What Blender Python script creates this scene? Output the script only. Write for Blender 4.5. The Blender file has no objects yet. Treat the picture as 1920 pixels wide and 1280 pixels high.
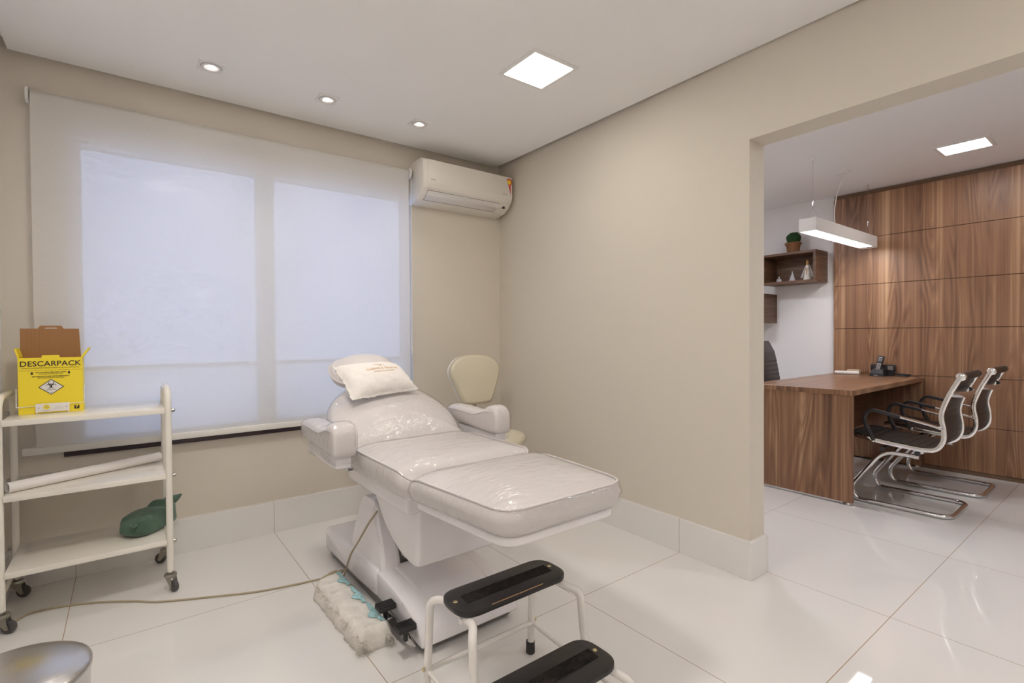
import bpy, bmesh, math, random
from mathutils import Vector, Matrix, noise
random.seed(7)
PI = math.pi
S = bpy.context.scene
COL = S.collection

# ------------------------------------------------------------------ helpers: materials
def mat(name, base=(.8, .8, .8), rough=.5, metal=0., spec=.5, coat=0., coat_rough=.05, bump=0., bump_scale=40., bump_stretch=(1, 1, 1), var=0., var_scale=3., sheen=0.):
    m = bpy.data.materials.new(name); m.use_nodes = True
    nt = m.node_tree; p = nt.nodes['Principled BSDF']
    p.inputs['Base Color'].default_value = (*base, 1); p.inputs['Roughness'].default_value = rough
    p.inputs['Metallic'].default_value = metal; p.inputs['Specular IOR Level'].default_value = spec
    p.inputs['Coat Weight'].default_value = coat; p.inputs['Coat Roughness'].default_value = coat_rough
    p.inputs['Sheen Weight'].default_value = sheen
    tc = nt.nodes.new('ShaderNodeTexCoord')
    if bump:
        mp = nt.nodes.new('ShaderNodeMapping'); mp.inputs['Scale'].default_value = bump_stretch
        n = nt.nodes.new('ShaderNodeTexNoise'); n.inputs['Scale'].default_value = bump_scale; n.inputs['Detail'].default_value = 4
        b = nt.nodes.new('ShaderNodeBump'); b.inputs['Strength'].default_value = bump; b.inputs['Distance'].default_value = .01
        nt.links.new(tc.outputs['Object'], mp.inputs[0]); nt.links.new(mp.outputs[0], n.inputs['Vector'])
        nt.links.new(n.outputs[0], b.inputs['Height']); nt.links.new(b.outputs[0], p.inputs['Normal'])
        if coat: nt.links.new(b.outputs[0], p.inputs['Coat Normal'])
    if var:
        n = nt.nodes.new('ShaderNodeTexNoise'); n.inputs['Scale'].default_value = var_scale; n.inputs['Detail'].default_value = 5
        r = nt.nodes.new('ShaderNodeValToRGB')
        r.color_ramp.elements[0].position = .3; r.color_ramp.elements[1].position = .7
        r.color_ramp.elements[0].color = (*[c * (1 - var) for c in base], 1); r.color_ramp.elements[1].color = (*[min(1, c * (1 + var)) for c in base], 1)
        nt.links.new(tc.outputs['Object'], n.inputs['Vector']); nt.links.new(n.outputs[0], r.inputs[0]); nt.links.new(r.outputs[0], p.inputs['Base Color'])
    return m

def emit_mat(name, col, strength):
    m = bpy.data.materials.new(name); m.use_nodes = True; nt = m.node_tree; nt.nodes.clear()
    e = nt.nodes.new('ShaderNodeEmission'); e.inputs[0].default_value = (*col, 1); e.inputs[1].default_value = strength
    o = nt.nodes.new('ShaderNodeOutputMaterial'); nt.links.new(e.outputs[0], o.inputs[0]); return m

TX0, TY0, TS = -.2166, 2.4901, .9
def tile_mat(name, base, grout, width, rough, coat=0.):
    """big square porcelain tiles: joints every 90 cm in x and y"""
    m = bpy.data.materials.new(name); m.use_nodes = True; nt = m.node_tree; p = nt.nodes['Principled BSDF']
    L = nt.links.new
    tc = nt.nodes.new('ShaderNodeTexCoord'); sep = nt.nodes.new('ShaderNodeSeparateXYZ'); L(tc.outputs['Object'], sep.inputs[0])
    ds = []
    for ax, off in ((0, TX0), (1, TY0)):
        a = nt.nodes.new('ShaderNodeMath'); a.operation = 'SUBTRACT'; a.inputs[1].default_value = off - 20 * TS - TS / 2; L(sep.outputs[ax], a.inputs[0])
        b = nt.nodes.new('ShaderNodeMath'); b.operation = 'MODULO'; b.inputs[1].default_value = TS; L(a.outputs[0], b.inputs[0])
        c = nt.nodes.new('ShaderNodeMath'); c.operation = 'SUBTRACT'; c.inputs[1].default_value = TS / 2; L(b.outputs[0], c.inputs[0])
        d = nt.nodes.new('ShaderNodeMath'); d.operation = 'ABSOLUTE'; L(c.outputs[0], d.inputs[0]); ds.append(d)
    mn = nt.nodes.new('ShaderNodeMath'); mn.operation = 'MINIMUM'; L(ds[0].outputs[0], mn.inputs[0]); L(ds[1].outputs[0], mn.inputs[1])
    lt = nt.nodes.new('ShaderNodeMath'); lt.operation = 'LESS_THAN'; lt.inputs[1].default_value = width; L(mn.outputs[0], lt.inputs[0])
    n = nt.nodes.new('ShaderNodeTexNoise'); n.inputs['Scale'].default_value = 1.3; n.inputs['Detail'].default_value = 3; L(tc.outputs['Object'], n.inputs['Vector'])
    r = nt.nodes.new('ShaderNodeValToRGB'); r.color_ramp.elements[0].color = (*[c * .985 for c in base], 1); r.color_ramp.elements[1].color = (*base, 1); L(n.outputs[0], r.inputs[0])
    mx = nt.nodes.new('ShaderNodeMix'); mx.data_type = 'RGBA'; L(lt.outputs[0], mx.inputs[0]); L(r.outputs[0], mx.inputs[6]); mx.inputs[7].default_value = (*grout, 1)
    L(mx.outputs[2], p.inputs['Base Color'])
    rg = nt.nodes.new('ShaderNodeMix'); rg.data_type = 'FLOAT'; L(lt.outputs[0], rg.inputs[0]); rg.inputs[2].default_value = rough; rg.inputs[3].default_value = .8
    L(rg.outputs[0], p.inputs['Roughness']); p.inputs['Coat Weight'].default_value = coat
    return m

def wood_mat(name, grain='z', across='y', tone=1., rough=.42):
    """walnut laminate: bands, fine pores and cathedral figure running along GRAIN"""
    m = bpy.data.materials.new(name); m.use_nodes = True; nt = m.node_tree; p = nt.nodes['Principled BSDF']; L = nt.links.new
    tc = nt.nodes.new('ShaderNodeTexCoord'); sep = nt.nodes.new('ShaderNodeSeparateXYZ'); L(tc.outputs['Object'], sep.inputs[0])
    ix = {'x': 0, 'y': 1, 'z': 2}
    cmb = nt.nodes.new('ShaderNodeCombineXYZ'); L(sep.outputs[ix[across]], cmb.inputs[0]); L(sep.outputs[ix[grain]], cmb.inputs[1])
    other = ({'x', 'y', 'z'} - {grain, across}).pop()
    om = nt.nodes.new('ShaderNodeMath'); om.operation = 'MULTIPLY'; om.inputs[1].default_value = .35; L(sep.outputs[ix[other]], om.inputs[0]); L(om.outputs[0], cmb.inputs[2])
    def noi(sc, stretch, det=4, dist=0.):
        mp = nt.nodes.new('ShaderNodeMapping'); mp.inputs['Scale'].default_value = stretch; L(cmb.outputs[0], mp.inputs[0])
        n = nt.nodes.new('ShaderNodeTexNoise'); n.inputs['Scale'].default_value = sc; n.inputs['Detail'].default_value = det; n.inputs['Distortion'].default_value = dist; L(mp.outputs[0], n.inputs['Vector']); return n
    # cathedral figure: thin contour lines of a stretched noise, only where a mask lets them show
    cn = noi(1., (6.5, .55, 1), 1, .25)
    ml = nt.nodes.new('ShaderNodeMath'); ml.operation = 'MULTIPLY'; ml.inputs[1].default_value = 15.; L(cn.outputs[0], ml.inputs[0])
    fr = nt.nodes.new('ShaderNodeMath'); fr.operation = 'PINGPONG'; fr.inputs[1].default_value = .5; L(ml.outputs[0], fr.inputs[0])
    mk = noi(1., (7, .5, 1), 1); mr = nt.nodes.new('ShaderNodeMapRange'); mr.inputs[1].default_value = .42; mr.inputs[2].default_value = .6; L(mk.outputs[0], mr.inputs[0])
    pw = nt.nodes.new('ShaderNodeMath'); pw.operation = 'MULTIPLY'; L(fr.outputs[0], pw.inputs[0]); L(mr.outputs[0], pw.inputs[1])
    band = noi(1., (34, .22, 1), 3); fine = noi(1., (170, 1.6, 1), 3); wide = noi(1., (8, .12, 1), 2); pale = noi(1., (60, .5, 1), 2)
    def mul(a, k):
        x = nt.nodes.new('ShaderNodeMath'); x.operation = 'MULTIPLY'; x.inputs[1].default_value = k; L(a.outputs[0], x.inputs[0]); return x
    def add(a, b):
        x = nt.nodes.new('ShaderNodeMath'); x.operation = 'ADD'; L(a.outputs[0], x.inputs[0]); L(b.outputs[0], x.inputs[1]); return x
    s = add(add(add(mul(band, .46), mul(fine, .28)), add(mul(pw, -.42), mul(wide, .60))), mul(pale, .22))
    r = nt.nodes.new('ShaderNodeValToRGB'); e = r.color_ramp.elements
    e[0].position = .46; e[0].color = (.105 * tone, .050 * tone, .030 * tone, 1)
    e[1].position = 1.05; e[1].color = (.50 * tone, .315 * tone, .182 * tone, 1)
    k = e.new(.78); k.color = (.265 * tone, .137 * tone, .074 * tone, 1)
    L(s.outputs[0], r.inputs[0]); L(r.outputs[0], p.inputs['Base Color']); p.inputs['Roughness'].default_value = rough
    return m

def film_mat(name, stretch=(14, 5, 10), wr=.5):
    """thin crinkled clear plastic"""
    m = bpy.data.materials.new(name); m.use_nodes = True; nt = m.node_tree; nt.nodes.clear(); L = nt.links.new
    tc = nt.nodes.new('ShaderNodeTexCoord'); mp = nt.nodes.new('ShaderNodeMapping'); mp.inputs['Scale'].default_value = stretch; L(tc.outputs['Object'], mp.inputs[0])
    n = nt.nodes.new('ShaderNodeTexNoise'); n.inputs['Scale'].default_value = 1.; n.inputs['Detail'].default_value = 3; n.inputs['Distortion'].default_value = 2.2; L(mp.outputs[0], n.inputs['Vector'])
    n2 = nt.nodes.new('ShaderNodeTexNoise'); n2.inputs['Scale'].default_value = 4; n2.inputs['Detail'].default_value = 1; L(mp.outputs[0], n2.inputs['Vector'])
    ad = nt.nodes.new('ShaderNodeMath'); ad.operation = 'MULTIPLY_ADD'; ad.inputs[1].default_value = .45; L(n2.outputs[0], ad.inputs[0]); L(n.outputs[0], ad.inputs[2])
    b = nt.nodes.new('ShaderNodeBump'); b.inputs['Strength'].default_value = wr; b.inputs['Distance'].default_value = .02; L(ad.outputs[0], b.inputs['Height'])
    lw = nt.nodes.new('ShaderNodeLayerWeight'); lw.inputs[0].default_value = .5; L(b.outputs[0], lw.inputs['Normal'])
    pw = nt.nodes.new('ShaderNodeMath'); pw.operation = 'POWER'; pw.inputs[1].default_value = 5.; L(lw.outputs['Facing'], pw.inputs[0])
    ma = nt.nodes.new('ShaderNodeMath'); ma.operation = 'MULTIPLY_ADD'; ma.inputs[1].default_value = .45; ma.inputs[2].default_value = .085; L(pw.outputs[0], ma.inputs[0])
    t = nt.nodes.new('ShaderNodeBsdfTransparent'); t.inputs[0].default_value = (.985, .985, .985, 1)
    g = nt.nodes.new('ShaderNodeBsdfGlossy'); g.inputs['Roughness'].default_value = .05; L(b.outputs[0], g.inputs['Normal'])
    mx = nt.nodes.new('ShaderNodeMixShader'); L(ma.outputs[0], mx.inputs[0]); L(t.outputs[0], mx.inputs[1]); L(g.outputs[0], mx.inputs[2])
    o = nt.nodes.new('ShaderNodeOutputMaterial'); L(mx.outputs[0], o.inputs[0]); return m

def pane_mat(name, tint, textured=True, opac=.0):
    """window glass with a faint pebbled texture, optionally partly frosted"""
    m = bpy.data.materials.new(name); m.use_nodes = True; nt = m.node_tree; nt.nodes.clear(); L = nt.links.new
    t = nt.nodes.new('ShaderNodeBsdfTransparent'); t.inputs[0].default_value = (*tint, 1)
    if textured:
        tc = nt.nodes.new('ShaderNodeTexCoord'); n = nt.nodes.new('ShaderNodeTexNoise'); n.inputs['Scale'].default_value = 95; n.inputs['Detail'].default_value = 2; L(tc.outputs['Object'], n.inputs['Vector'])
        r = nt.nodes.new('ShaderNodeValToRGB'); r.color_ramp.elements[0].position = .42; r.color_ramp.elements[1].position = .62
        r.color_ramp.elements[0].color = (*[c * .72 for c in tint], 1); r.color_ramp.elements[1].color = (*tint, 1)
        L(n.outputs[0], r.inputs[0]); L(r.outputs[0], t.inputs[0])
    g = nt.nodes.new('ShaderNodeBsdfGlossy'); g.inputs['Roughness'].default_value = .1
    mx = nt.nodes.new('ShaderNodeMixShader'); mx.inputs[0].default_value = .05; L(t.outputs[0], mx.inputs[1]); L(g.outputs[0], mx.inputs[2]); last = mx
    if opac:
        tr = nt.nodes.new('ShaderNodeBsdfTranslucent'); tr.inputs[0].default_value = (.8, .82, .85, 1)
        m2 = nt.nodes.new('ShaderNodeMixShader'); m2.inputs[0].default_value = opac; L(mx.outputs[0], m2.inputs[1]); L(tr.outputs[0], m2.inputs[2]); last = m2
    o = nt.nodes.new('ShaderNodeOutputMaterial'); L(last.outputs[0], o.inputs[0]); return m

def blind_mat():
    m = bpy.data.materials.new('blind_fabric'); m.use_nodes = True; nt = m.node_tree; nt.nodes.clear(); L = nt.links.new
    tc = nt.nodes.new('ShaderNodeTexCoord'); mp = nt.nodes.new('ShaderNodeMapping'); mp.inputs['Scale'].default_value = (40, 1, 260); L(tc.outputs['Object'], mp.inputs[0])
    n = nt.nodes.new('ShaderNodeTexNoise'); n.inputs['Scale'].default_value = 1.; n.inputs['Detail'].default_value = 2; L(mp.outputs[0], n.inputs['Vector'])
    r = nt.nodes.new('ShaderNodeValToRGB'); r.color_ramp.elements[0].position = .3; r.color_ramp.elements[1].position = .7
    r.color_ramp.elements[0].color = (.78, .74, .675, 1); r.color_ramp.elements[1].color = (.82, .78, .71, 1); L(n.outputs[0], r.inputs[0])
    d = nt.nodes.new('ShaderNodeBsdfDiffuse'); L(r.outputs[0], d.inputs[0])
    t = nt.nodes.new('ShaderNodeBsdfTranslucent'); t.inputs[0].default_value = (.80, .80, .79, 1)
    mx = nt.nodes.new('ShaderNodeMixShader'); mx.inputs[0].default_value = BLIND_T; L(d.outputs[0], mx.inputs[1]); L(t.outputs[0], mx.inputs[2])
    tp = nt.nodes.new('ShaderNodeBsdfTransparent')
    m2 = nt.nodes.new('ShaderNodeMixShader'); m2.inputs[0].default_value = BLIND_OPEN; L(mx.outputs[0], m2.inputs[1]); L(tp.outputs[0], m2.inputs[2])
    o = nt.nodes.new('ShaderNodeOutputMaterial'); L(m2.outputs[0], o.inputs[0]); return m

# ------------------------------------------------------------------ tunables
EXPOSURE = 1.19
PANEL_E = 11.5
REAR_FILL_E = 13.
LEFT_FILL_E = 41.
SPOT_E = 3.
ROOM2_FILL_E = 37.
PEND_E = 7.
WORLD_E = .93
BLIND_T = .32
BLIND_OPEN = .155

# ------------------------------------------------------------------ helpers: geometry
def BM(): return bmesh.new()

def box(bm, x0, y0, z0, x1, y1, z1, bev=0., seg=2):
    t = bmesh.new()
    v = [t.verts.new((x, y, z)) for x in (x0, x1) for y in (y0, y1) for z in (z0, z1)]
    for f in ((0, 1, 3, 2), (4, 6, 7, 5), (0, 4, 5, 1), (2, 3, 7, 6), (0, 2, 6, 4), (1, 5, 7, 3)): t.faces.new([v[i] for i in f])
    bmesh.ops.recalc_face_normals(t, faces=t.faces)
    if bev: bmesh.ops.bevel(t, geom=t.edges[:] + t.verts[:], offset=bev, segments=seg, profile=.5, affect='EDGES', clamp_overlap=True)
    merge(bm, t); return bm

def merge(bm, t, M=None):
    if M is not None: bmesh.ops.transform(t, matrix=M, verts=t.verts)
    me = bpy.data.meshes.new('tmp'); t.to_mesh(me); t.free(); bm.from_mesh(me); bpy.data.meshes.remove(me)

def xf(bm, M): bmesh.ops.transform(bm, matrix=M, verts=bm.verts); return bm

def prism(bm, poly, axis, a, b, bev=0., seg=2):
    """extrude a 2D polygon; axis 'x': poly=(y,z); 'y': (x,z); 'z': (x,y)"""
    t = bmesh.new()
    def P(p, w): return {'x': (w, p[0], p[1]), 'y': (p[0], w, p[1]), 'z': (p[0], p[1], w)}[axis]
    va = [t.verts.new(P(p, a)) for p in poly]; vb = [t.verts.new(P(p, b)) for p in poly]; n = len(poly)
    t.faces.new(va); t.faces.new(vb[::-1])
    for i in range(n): t.faces.new((va[i], vb[i], vb[(i + 1) % n], va[(i + 1) % n]))
    bmesh.ops.recalc_face_normals(t, faces=t.faces)
    if bev: bmesh.ops.bevel(t, geom=t.edges[:] + t.verts[:], offset=bev, segments=seg, profile=.5, affect='EDGES', clamp_overlap=True)
    merge(bm, t); return bm

def fillet(pts, r, n=6, closed=False):
    """round the corners of a 3D polyline"""
    P = [Vector(p) for p in pts]; out = []; m = len(P)
    for i in range(m):
        if not closed and i in (0, m - 1): out.append(P[i]); continue
        a, b, c = P[i - 1], P[i], P[(i + 1) % m]
        rr = r[i] if isinstance(r, (list, tuple)) else r
        d1 = (a - b); d2 = (c - b); l = min(rr, d1.length * .49, d2.length * .49)
        p1 = b + d1.normalized() * l; p2 = b + d2.normalized() * l
        for k in range(n + 1):
            t = k / n; out.append(p1 * (1 - t) ** 2 + b * 2 * t * (1 - t) + p2 * t * t)
    return out

def tube(bm, pts, r, seg=12, closed=False, caps=True):
    P = [Vector(p) for p in pts]
    Q = [P[0]]
    for p in P[1:]:
        if (p - Q[-1]).length > 1e-6: Q.append(p)
    if closed and (Q[0] - Q[-1]).length < 1e-6: Q.pop()
    P = Q; n = len(P); rings = []
    def tan(i):
        if closed: return (P[(i + 1) % n] - P[i - 1]).normalized()
        if i == 0: return (P[1] - P[0]).normalized()
        if i == n - 1: return (P[-1] - P[-2]).normalized()
        return ((P[i + 1] - P[i]).normalized() + (P[i] - P[i - 1]).normalized()).normalized()
    t0 = tan(0); u = t0.orthogonal().normalized()
    for i in range(n):
        t = tan(i); u = (u - t * u.dot(t)).normalized(); w = t.cross(u)
        rr = r[i] if isinstance(r, (list, tuple)) else r
        rings.append([bm.verts.new(P[i] + (u * math.cos(2 * PI * k / seg) + w * math.sin(2 * PI * k / seg)) * rr) for k in range(seg)])
    for i in range(n if closed else n - 1):
        A, B = rings[i], rings[(i + 1) % n]
        if closed and i == n - 1:
            off = min(range(seg), key=lambda o: sum((A[k].co - B[(k + o) % seg].co).length for k in range(seg))); B = B[off:] + B[:off]
        for k in range(seg): bm.faces.new((A[k], A[(k + 1) % seg], B[(k + 1) % seg], B[k]))
    if caps and not closed: bm.faces.new(rings[0][::-1]); bm.faces.new(rings[-1])
    return bm

def lathe(bm, prof, c=(0, 0, 0), seg=32, axis='z', M=None, capb=True, capt=True):
    """revolve (r,z) profile"""
    t = bmesh.new(); rings = []
    for r, z in prof:
        if r < 1e-6: rings.append([t.verts.new((0, 0, z))])
        else: rings.append([t.verts.new((r * math.cos(2 * PI * k / seg), r * math.sin(2 * PI * k / seg), z)) for k in range(seg)])
    for A, B in zip(rings, rings[1:]):
        for k in range(seg):
            k2 = (k + 1) % seg
            if len(A) == 1 and len(B) == 1: continue
            if len(A) == 1: t.faces.new((A[0], B[k2], B[k]))
            elif len(B) == 1: t.faces.new((A[k], A[k2], B[0]))
            else: t.faces.new((A[k], A[k2], B[k2], B[k]))
    if capb and len(rings[0]) > 1: t.faces.new(rings[0][::-1])
    if capt and len(rings[-1]) > 1: t.faces.new(rings[-1])
    bmesh.ops.recalc_face_normals(t, faces=t.faces)
    if axis == 'x': xf(t, Matrix.Rotation(PI / 2, 4, 'Y'))
    if axis == 'y': xf(t, Matrix.Rotation(-PI / 2, 4, 'X'))
    merge(bm, t, (M or Matrix()) if M else Matrix.Translation(c)); return bm

def cyl(bm, a, b, r, seg=20): return tube(bm, [a, b], r, seg)

def rpoly(corners, n=6):
    """rounded 2D polygon; corners = (x,y,r)"""
    P = fillet([(c[0], c[1], 0) for c in corners], [c[2] for c in corners], n, closed=True)
    return [(p.x, p.y) for p in P]

def resample(poly, m):
    P = [Vector((p[0], p[1], 0)) for p in poly]; P.append(P[0]); L = [0]
    for a, b in zip(P, P[1:]): L.append(L[-1] + (b - a).length)
    out = []; j = 0
    for i in range(m):
        s = L[-1] * i / m
        while L[j + 1] < s: j += 1
        k = (s - L[j]) / max(1e-9, L[j + 1] - L[j]); p = P[j].lerp(P[j + 1], k); out.append((p.x, p.y))
    return out

def smooth_closed(ctrl, n=8):
    """Catmull-Rom closed loop"""
    m = len(ctrl); out = []
    for i in range(m):
        p0, p1, p2, p3 = [Vector((*ctrl[(i + k) % m], 0)) for k in (-1, 0, 1, 2)]
        for k in range(n):
            t = k / n
            v = .5 * ((2 * p1) + (p2 - p0) * t + (2 * p0 - 5 * p1 + 4 * p2 - p3) * t * t + (3 * p1 - p0 - 3 * p2 + p3) * t ** 3); out.append((v.x, v.y))
    return out

def inset_poly(poly, d):
    n = len(poly); out = []
    ar = sum(poly[i][0] * poly[(i + 1) % n][1] - poly[(i + 1) % n][0] * poly[i][1] for i in range(n)); sg = 1 if ar > 0 else -1
    for i in range(n):
        a, b, c = Vector(poly[i - 1]), Vector(poly[i]), Vector(poly[(i + 1) % n])
        t = (c - a).normalized(); nn = Vector((-t.y, t.x)) * sg
        out.append((b.x + nn.x * d, b.y + nn.y * d))
    return out

def pad(bm, outline, z0, z1, er=.03, seam=.012, crown=.018, off=0., bottom=True, jitter=0., crown_steps=(.96, .9, .8, .62, .4, .2)):
    """upholstered pad: bulging side, seam line at z1, domed top. off>0 grows it (used for the plastic film)"""
    o = inset_poly(outline, -off) if off else outline
    n = len(o); cx = sum(p[0] for p in o) / n; cy = sum(p[1] for p in o) / n
    z0 -= off * .4; z1 += off
    prof = []
    for k in range(5):
        a = PI / 2 * k / 4; prof.append((er * (1 - math.sin(a)), z0 + er * (1 - math.cos(a))))
    prof.append((-.006, z0 + (z1 - z0) * .6))
    for k in range(4):
        a = PI / 2 * k / 3; prof.append((seam * (1 - math.cos(a)), z1 - seam * 1.6 * (1 - math.sin(a))))
    rings = []
    for ins, z in prof:
        q = inset_poly(o, ins); rings.append([bm.verts.new((p[0], p[1], z)) for p in q])
    base = inset_poly(o, seam)
    for s in crown_steps:
        zz = z1 + crown * (1 - s ** 3.)
        rings.append([bm.verts.new((cx + (p[0] - cx) * s, cy + (p[1] - cy) * s, zz)) for p in base])
    if jitter:
        for rr in rings[3:]:
            for v in rr:
                v.co += Vector((noise.noise(v.co * 14), noise.noise(v.co * 14 + Vector((9, 0, 0))), noise.noise(v.co * 18 + Vector((0, 5, 0))) * .5)) * jitter
    for A, B in zip(rings, rings[1:]):
        for k in range(n): bm.faces.new((A[k], A[(k + 1) % n], B[(k + 1) % n], B[k]))
    c = bm.verts.new((cx, cy, z1 + crown))
    A = rings[-1]
    for k in range(n): bm.faces.new((A[k], A[(k + 1) % n], c))
    if bottom: bm.faces.new(rings[0][::-1])
    bmesh.ops.recalc_face_normals(bm, faces=bm.faces)
    return bm

def loft(bm, rings, cap=True, closed_ring=True):
    V = [[bm.verts.new(p) for p in r] for r in rings]; n = len(V[0])
    for A, B in zip(V, V[1:]):
        for k in range(n if closed_ring else n - 1): bm.faces.new((A[k], A[(k + 1) % n], B[(k + 1) % n], B[k]))
    if cap: bm.faces.new(V[0][::-1]); bm.faces.new(V[-1])
    bmesh.ops.recalc_face_normals(bm, faces=bm.faces); return bm

def text_bm(s, size, align='CENTER', depth=.0003, spacing=1., bold=0.):
    """flat lettering in the xy plane, raised a hair"""
    cu = bpy.data.curves.new('t', 'FONT'); cu.body = s; cu.size = size; cu.align_x = align; cu.align_y = 'CENTER'; cu.extrude = depth; cu.space_character = spacing; cu.offset = bold; cu.resolution_u = 4
    o = bpy.data.objects.new('t', cu); COL.objects.link(o); dg = bpy.context.evaluated_depsgraph_get()
    me = bpy.data.meshes.new_from_object(o.evaluated_get(dg)); t = bmesh.new(); t.from_mesh(me)
    bpy.data.objects.remove(o); bpy.data.curves.remove(cu); bpy.data.meshes.remove(me); return t

FRONT = Matrix(((1, 0, 0, 0), (0, 0, -1, 0), (0, 1, 0, 0), (0, 0, 0, 1)))   # xy plane -> facing -y

def root_of(o):
    while o.parent: o = o.parent
    return o

def obj(name, bm, m, parent=None, smooth=True, world=True, angle=40, subsurf=0):
    """links one mesh object. Geometry given in world metres is shifted to its thing's origin"""
    if parent is not None and world: bmesh.ops.translate(bm, vec=-Vector(root_of(parent).location), verts=bm.verts)
    me = bpy.data.meshes.new(name); bm.to_mesh(me); bm.free()
    for mm in (m if isinstance(m, (list, tuple)) else [m]): me.materials.append(mm)
    o = bpy.data.objects.new(name, me); COL.objects.link(o)
    if parent is not None: o.parent = parent
    if smooth:
        for p in me.polygons: p.use_smooth = True
        if angle < 180: me.set_sharp_from_angle(angle=math.radians(angle))
    if subsurf:
        s = o.modifiers.new('Subdivision', 'SUBSURF'); s.levels = subsurf; s.render_levels = subsurf
    return o

def tag(o, label, cat, group=None):
    o['label'] = label; o['category'] = cat
    if group: o['group'] = group
    return o

def thing(name, label, cat, loc=(0, 0, 0), group=None, rotz=0.):
    o = bpy.data.objects.new(name, None); COL.objects.link(o); o.location = loc; o.rotation_euler = (0, 0, rotz); o.empty_display_size = .1
    return tag(o, label, cat, group)

def single(name, bm, m, label, cat, loc, group=None, **k):
    bmesh.ops.translate(bm, vec=-Vector(loc), verts=bm.verts)
    o = obj(name, bm, m, **k); o.location = loc; return tag(o, label, cat, group)

def struct(name, bm, m, parent=None, **k):
    k.setdefault('smooth', False); o = obj(name, bm, m, parent, **k)
    if parent is None: o['kind'] = 'structure'
    return o

def dup(root, loc, label, rotz=None):
    r = root.copy(); COL.objects.link(r); r.location = loc; r['label'] = label
    if rotz is not None: r.rotation_euler = (0, 0, rotz)
    for ch in list(root.children):
        c = ch.copy(); COL.objects.link(c); c.parent = r
        for g in ch.children:
            d = g.copy(); COL.objects.link(d); d.parent = c
    return r

# ------------------------------------------------------------------ materials
M_wall = mat('wall_paint_beige', (.665, .61, .525), .75, spec=.25, bump=.06, bump_scale=180)
M_wall2 = mat('wall_paint_white', (.82, .81, .815), .75, spec=.25, bump=.05, bump_scale=180)
M_ceil = mat('ceiling_paint', (.86, .85, .84), .85, spec=.2, bump=.04, bump_scale=150)
M_trim = mat('lamp_trim_white', (.80, .79, .77), .5, spec=.3, bump=.02, bump_scale=60)
M_ceil2 = mat('ceiling_paint_office', (.90, .895, .905), .85, spec=.2, bump=.04, bump_scale=150)
M_dark = mat('shadow_gap_dark', (.10, .085, .07), .9, spec=.1, bump=.05, bump_scale=100)
M_floor = tile_mat('porcelain_floor', (.765, .745, .72), (.30, .20, .11), .0013, .035)
M_base = tile_mat('porcelain_baseboard', (.76, .745, .72), (.33, .23, .13), .0010, .12)
M_frame = mat('window_frame_white', (.78, .78, .76), .35, bump=.03, bump_scale=60)
M_pane = pane_mat('pebbled_glass', (.93, .95, 1.0))
M_pane_low = pane_mat('frosted_glass', (.84, .85, .88), True, .5)
M_granite = mat('dark_granite', (.035, .018, .022), .3, var=.3, var_scale=160)
M_blind = blind_mat()
M_hem = mat('hem_bar_white', (.74, .72, .68), .45, bump=.02, bump_scale=50)
M_white = mat('white_enamel', (.80, .765, .69), .10, coat=.4, bump=.01, bump_scale=20)
M_plastic = mat('white_gloss_plastic', (.80, .775, .785), .10, coat=.3, bump=.01, bump_scale=15)
M_vinyl = mat('white_vinyl', (.70, .66, .645), .38, spec=.4, bump=.10, bump_scale=260)
M_film = film_mat('clear_plastic_film', (5, 17, 10), .5)
M_film2 = film_mat('clear_plastic_film_smooth', (10, 14, 10), .5)
M_cream = mat('cream_vinyl', (.64, .585, .455), .4, spec=.4, bump=.06, bump_scale=240)
M_chrome = mat('chrome', (.86, .86, .87), .07, 1., bump=.01, bump_scale=30)
M_chrome2 = mat('satin_chrome', (.92, .92, .93), .22, 1., bump=.01, bump_scale=30)
M_steel = mat('brushed_steel', (.62, .61, .60), .24, 1., bump=.05, bump_scale=30, bump_stretch=(1, 1, 12))
M_zinc = mat('zinc_plated_steel', (.42, .40, .35), .35, 1., bump=.05, bump_scale=60)
M_rubber = mat('black_rubber', (.028, .026, .026), .55, bump=.05, bump_scale=120)
M_grey_rub = mat('grey_wheel', (.075, .07, .07), .5, bump=.05, bump_scale=120)
M_blackp = mat('black_plastic', (.022, .022, .026), .35, bump=.03, bump_scale=150)
M_leather = mat('black_leather', (.021, .018, .017), .40, spec=.5, bump=.2, bump_scale=300)
M_leather2 = mat('dark_brown_leather', (.045, .038, .036), .45, spec=.5, bump=.2, bump_scale=300)
M_step = mat('black_step_board', (.016, .014, .014), .38, bump=.06, bump_scale=120, var=.15, var_scale=20)
M_grip = mat('worn_grip_tape', (.022, .018, .016), .9, spec=.15, bump=.5, bump_scale=380, var=.55, var_scale=60)
M_worn = mat('worn_wood_edge', (.42, .24, .10), .6, bump=.1, bump_scale=80)
M_brass = mat('brass_screw', (.70, .60, .34), .35, 1., bump=.03, bump_scale=60)
M_tubew = mat('white_painted_tube', (.74, .71, .67), .25, coat=.3, bump=.02, bump_scale=30)
M_yellow = mat('yellow_carton', (.88, .70, .03), .55, bump=.05, bump_scale=90)
M_carton = mat('brown_carton', (.36, .19, .085), .75, bump=.25, bump_scale=1., bump_stretch=(260, 4, 4), spec=.2)
M_ink = mat('black_ink', (.03, .025, .02), .6, bump=.02, bump_scale=90)
M_label = mat('white_label', (.78, .76, .74), .5, bump=.02, bump_scale=90)
M_paper = mat('white_paper', (.80, .765, .74), .6, spec=.3, bump=.03, bump_scale=30)
M_green = mat('green_surgical_cloth', (.085, .150, .105), .85, spec=.2, sheen=.2, bump=.6, bump_scale=45, var=.2, var_scale=9)
M_teal = mat('teal_printed_strip', (.33, .54, .56), .65, bump=.2, bump_scale=90, var=.32, var_scale=75)
M_wrap = mat('grubby_quilted_pad', (.74, .71, .65), .8, spec=.2, bump=.4, bump_scale=70, var=.13, var_scale=22)
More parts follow.
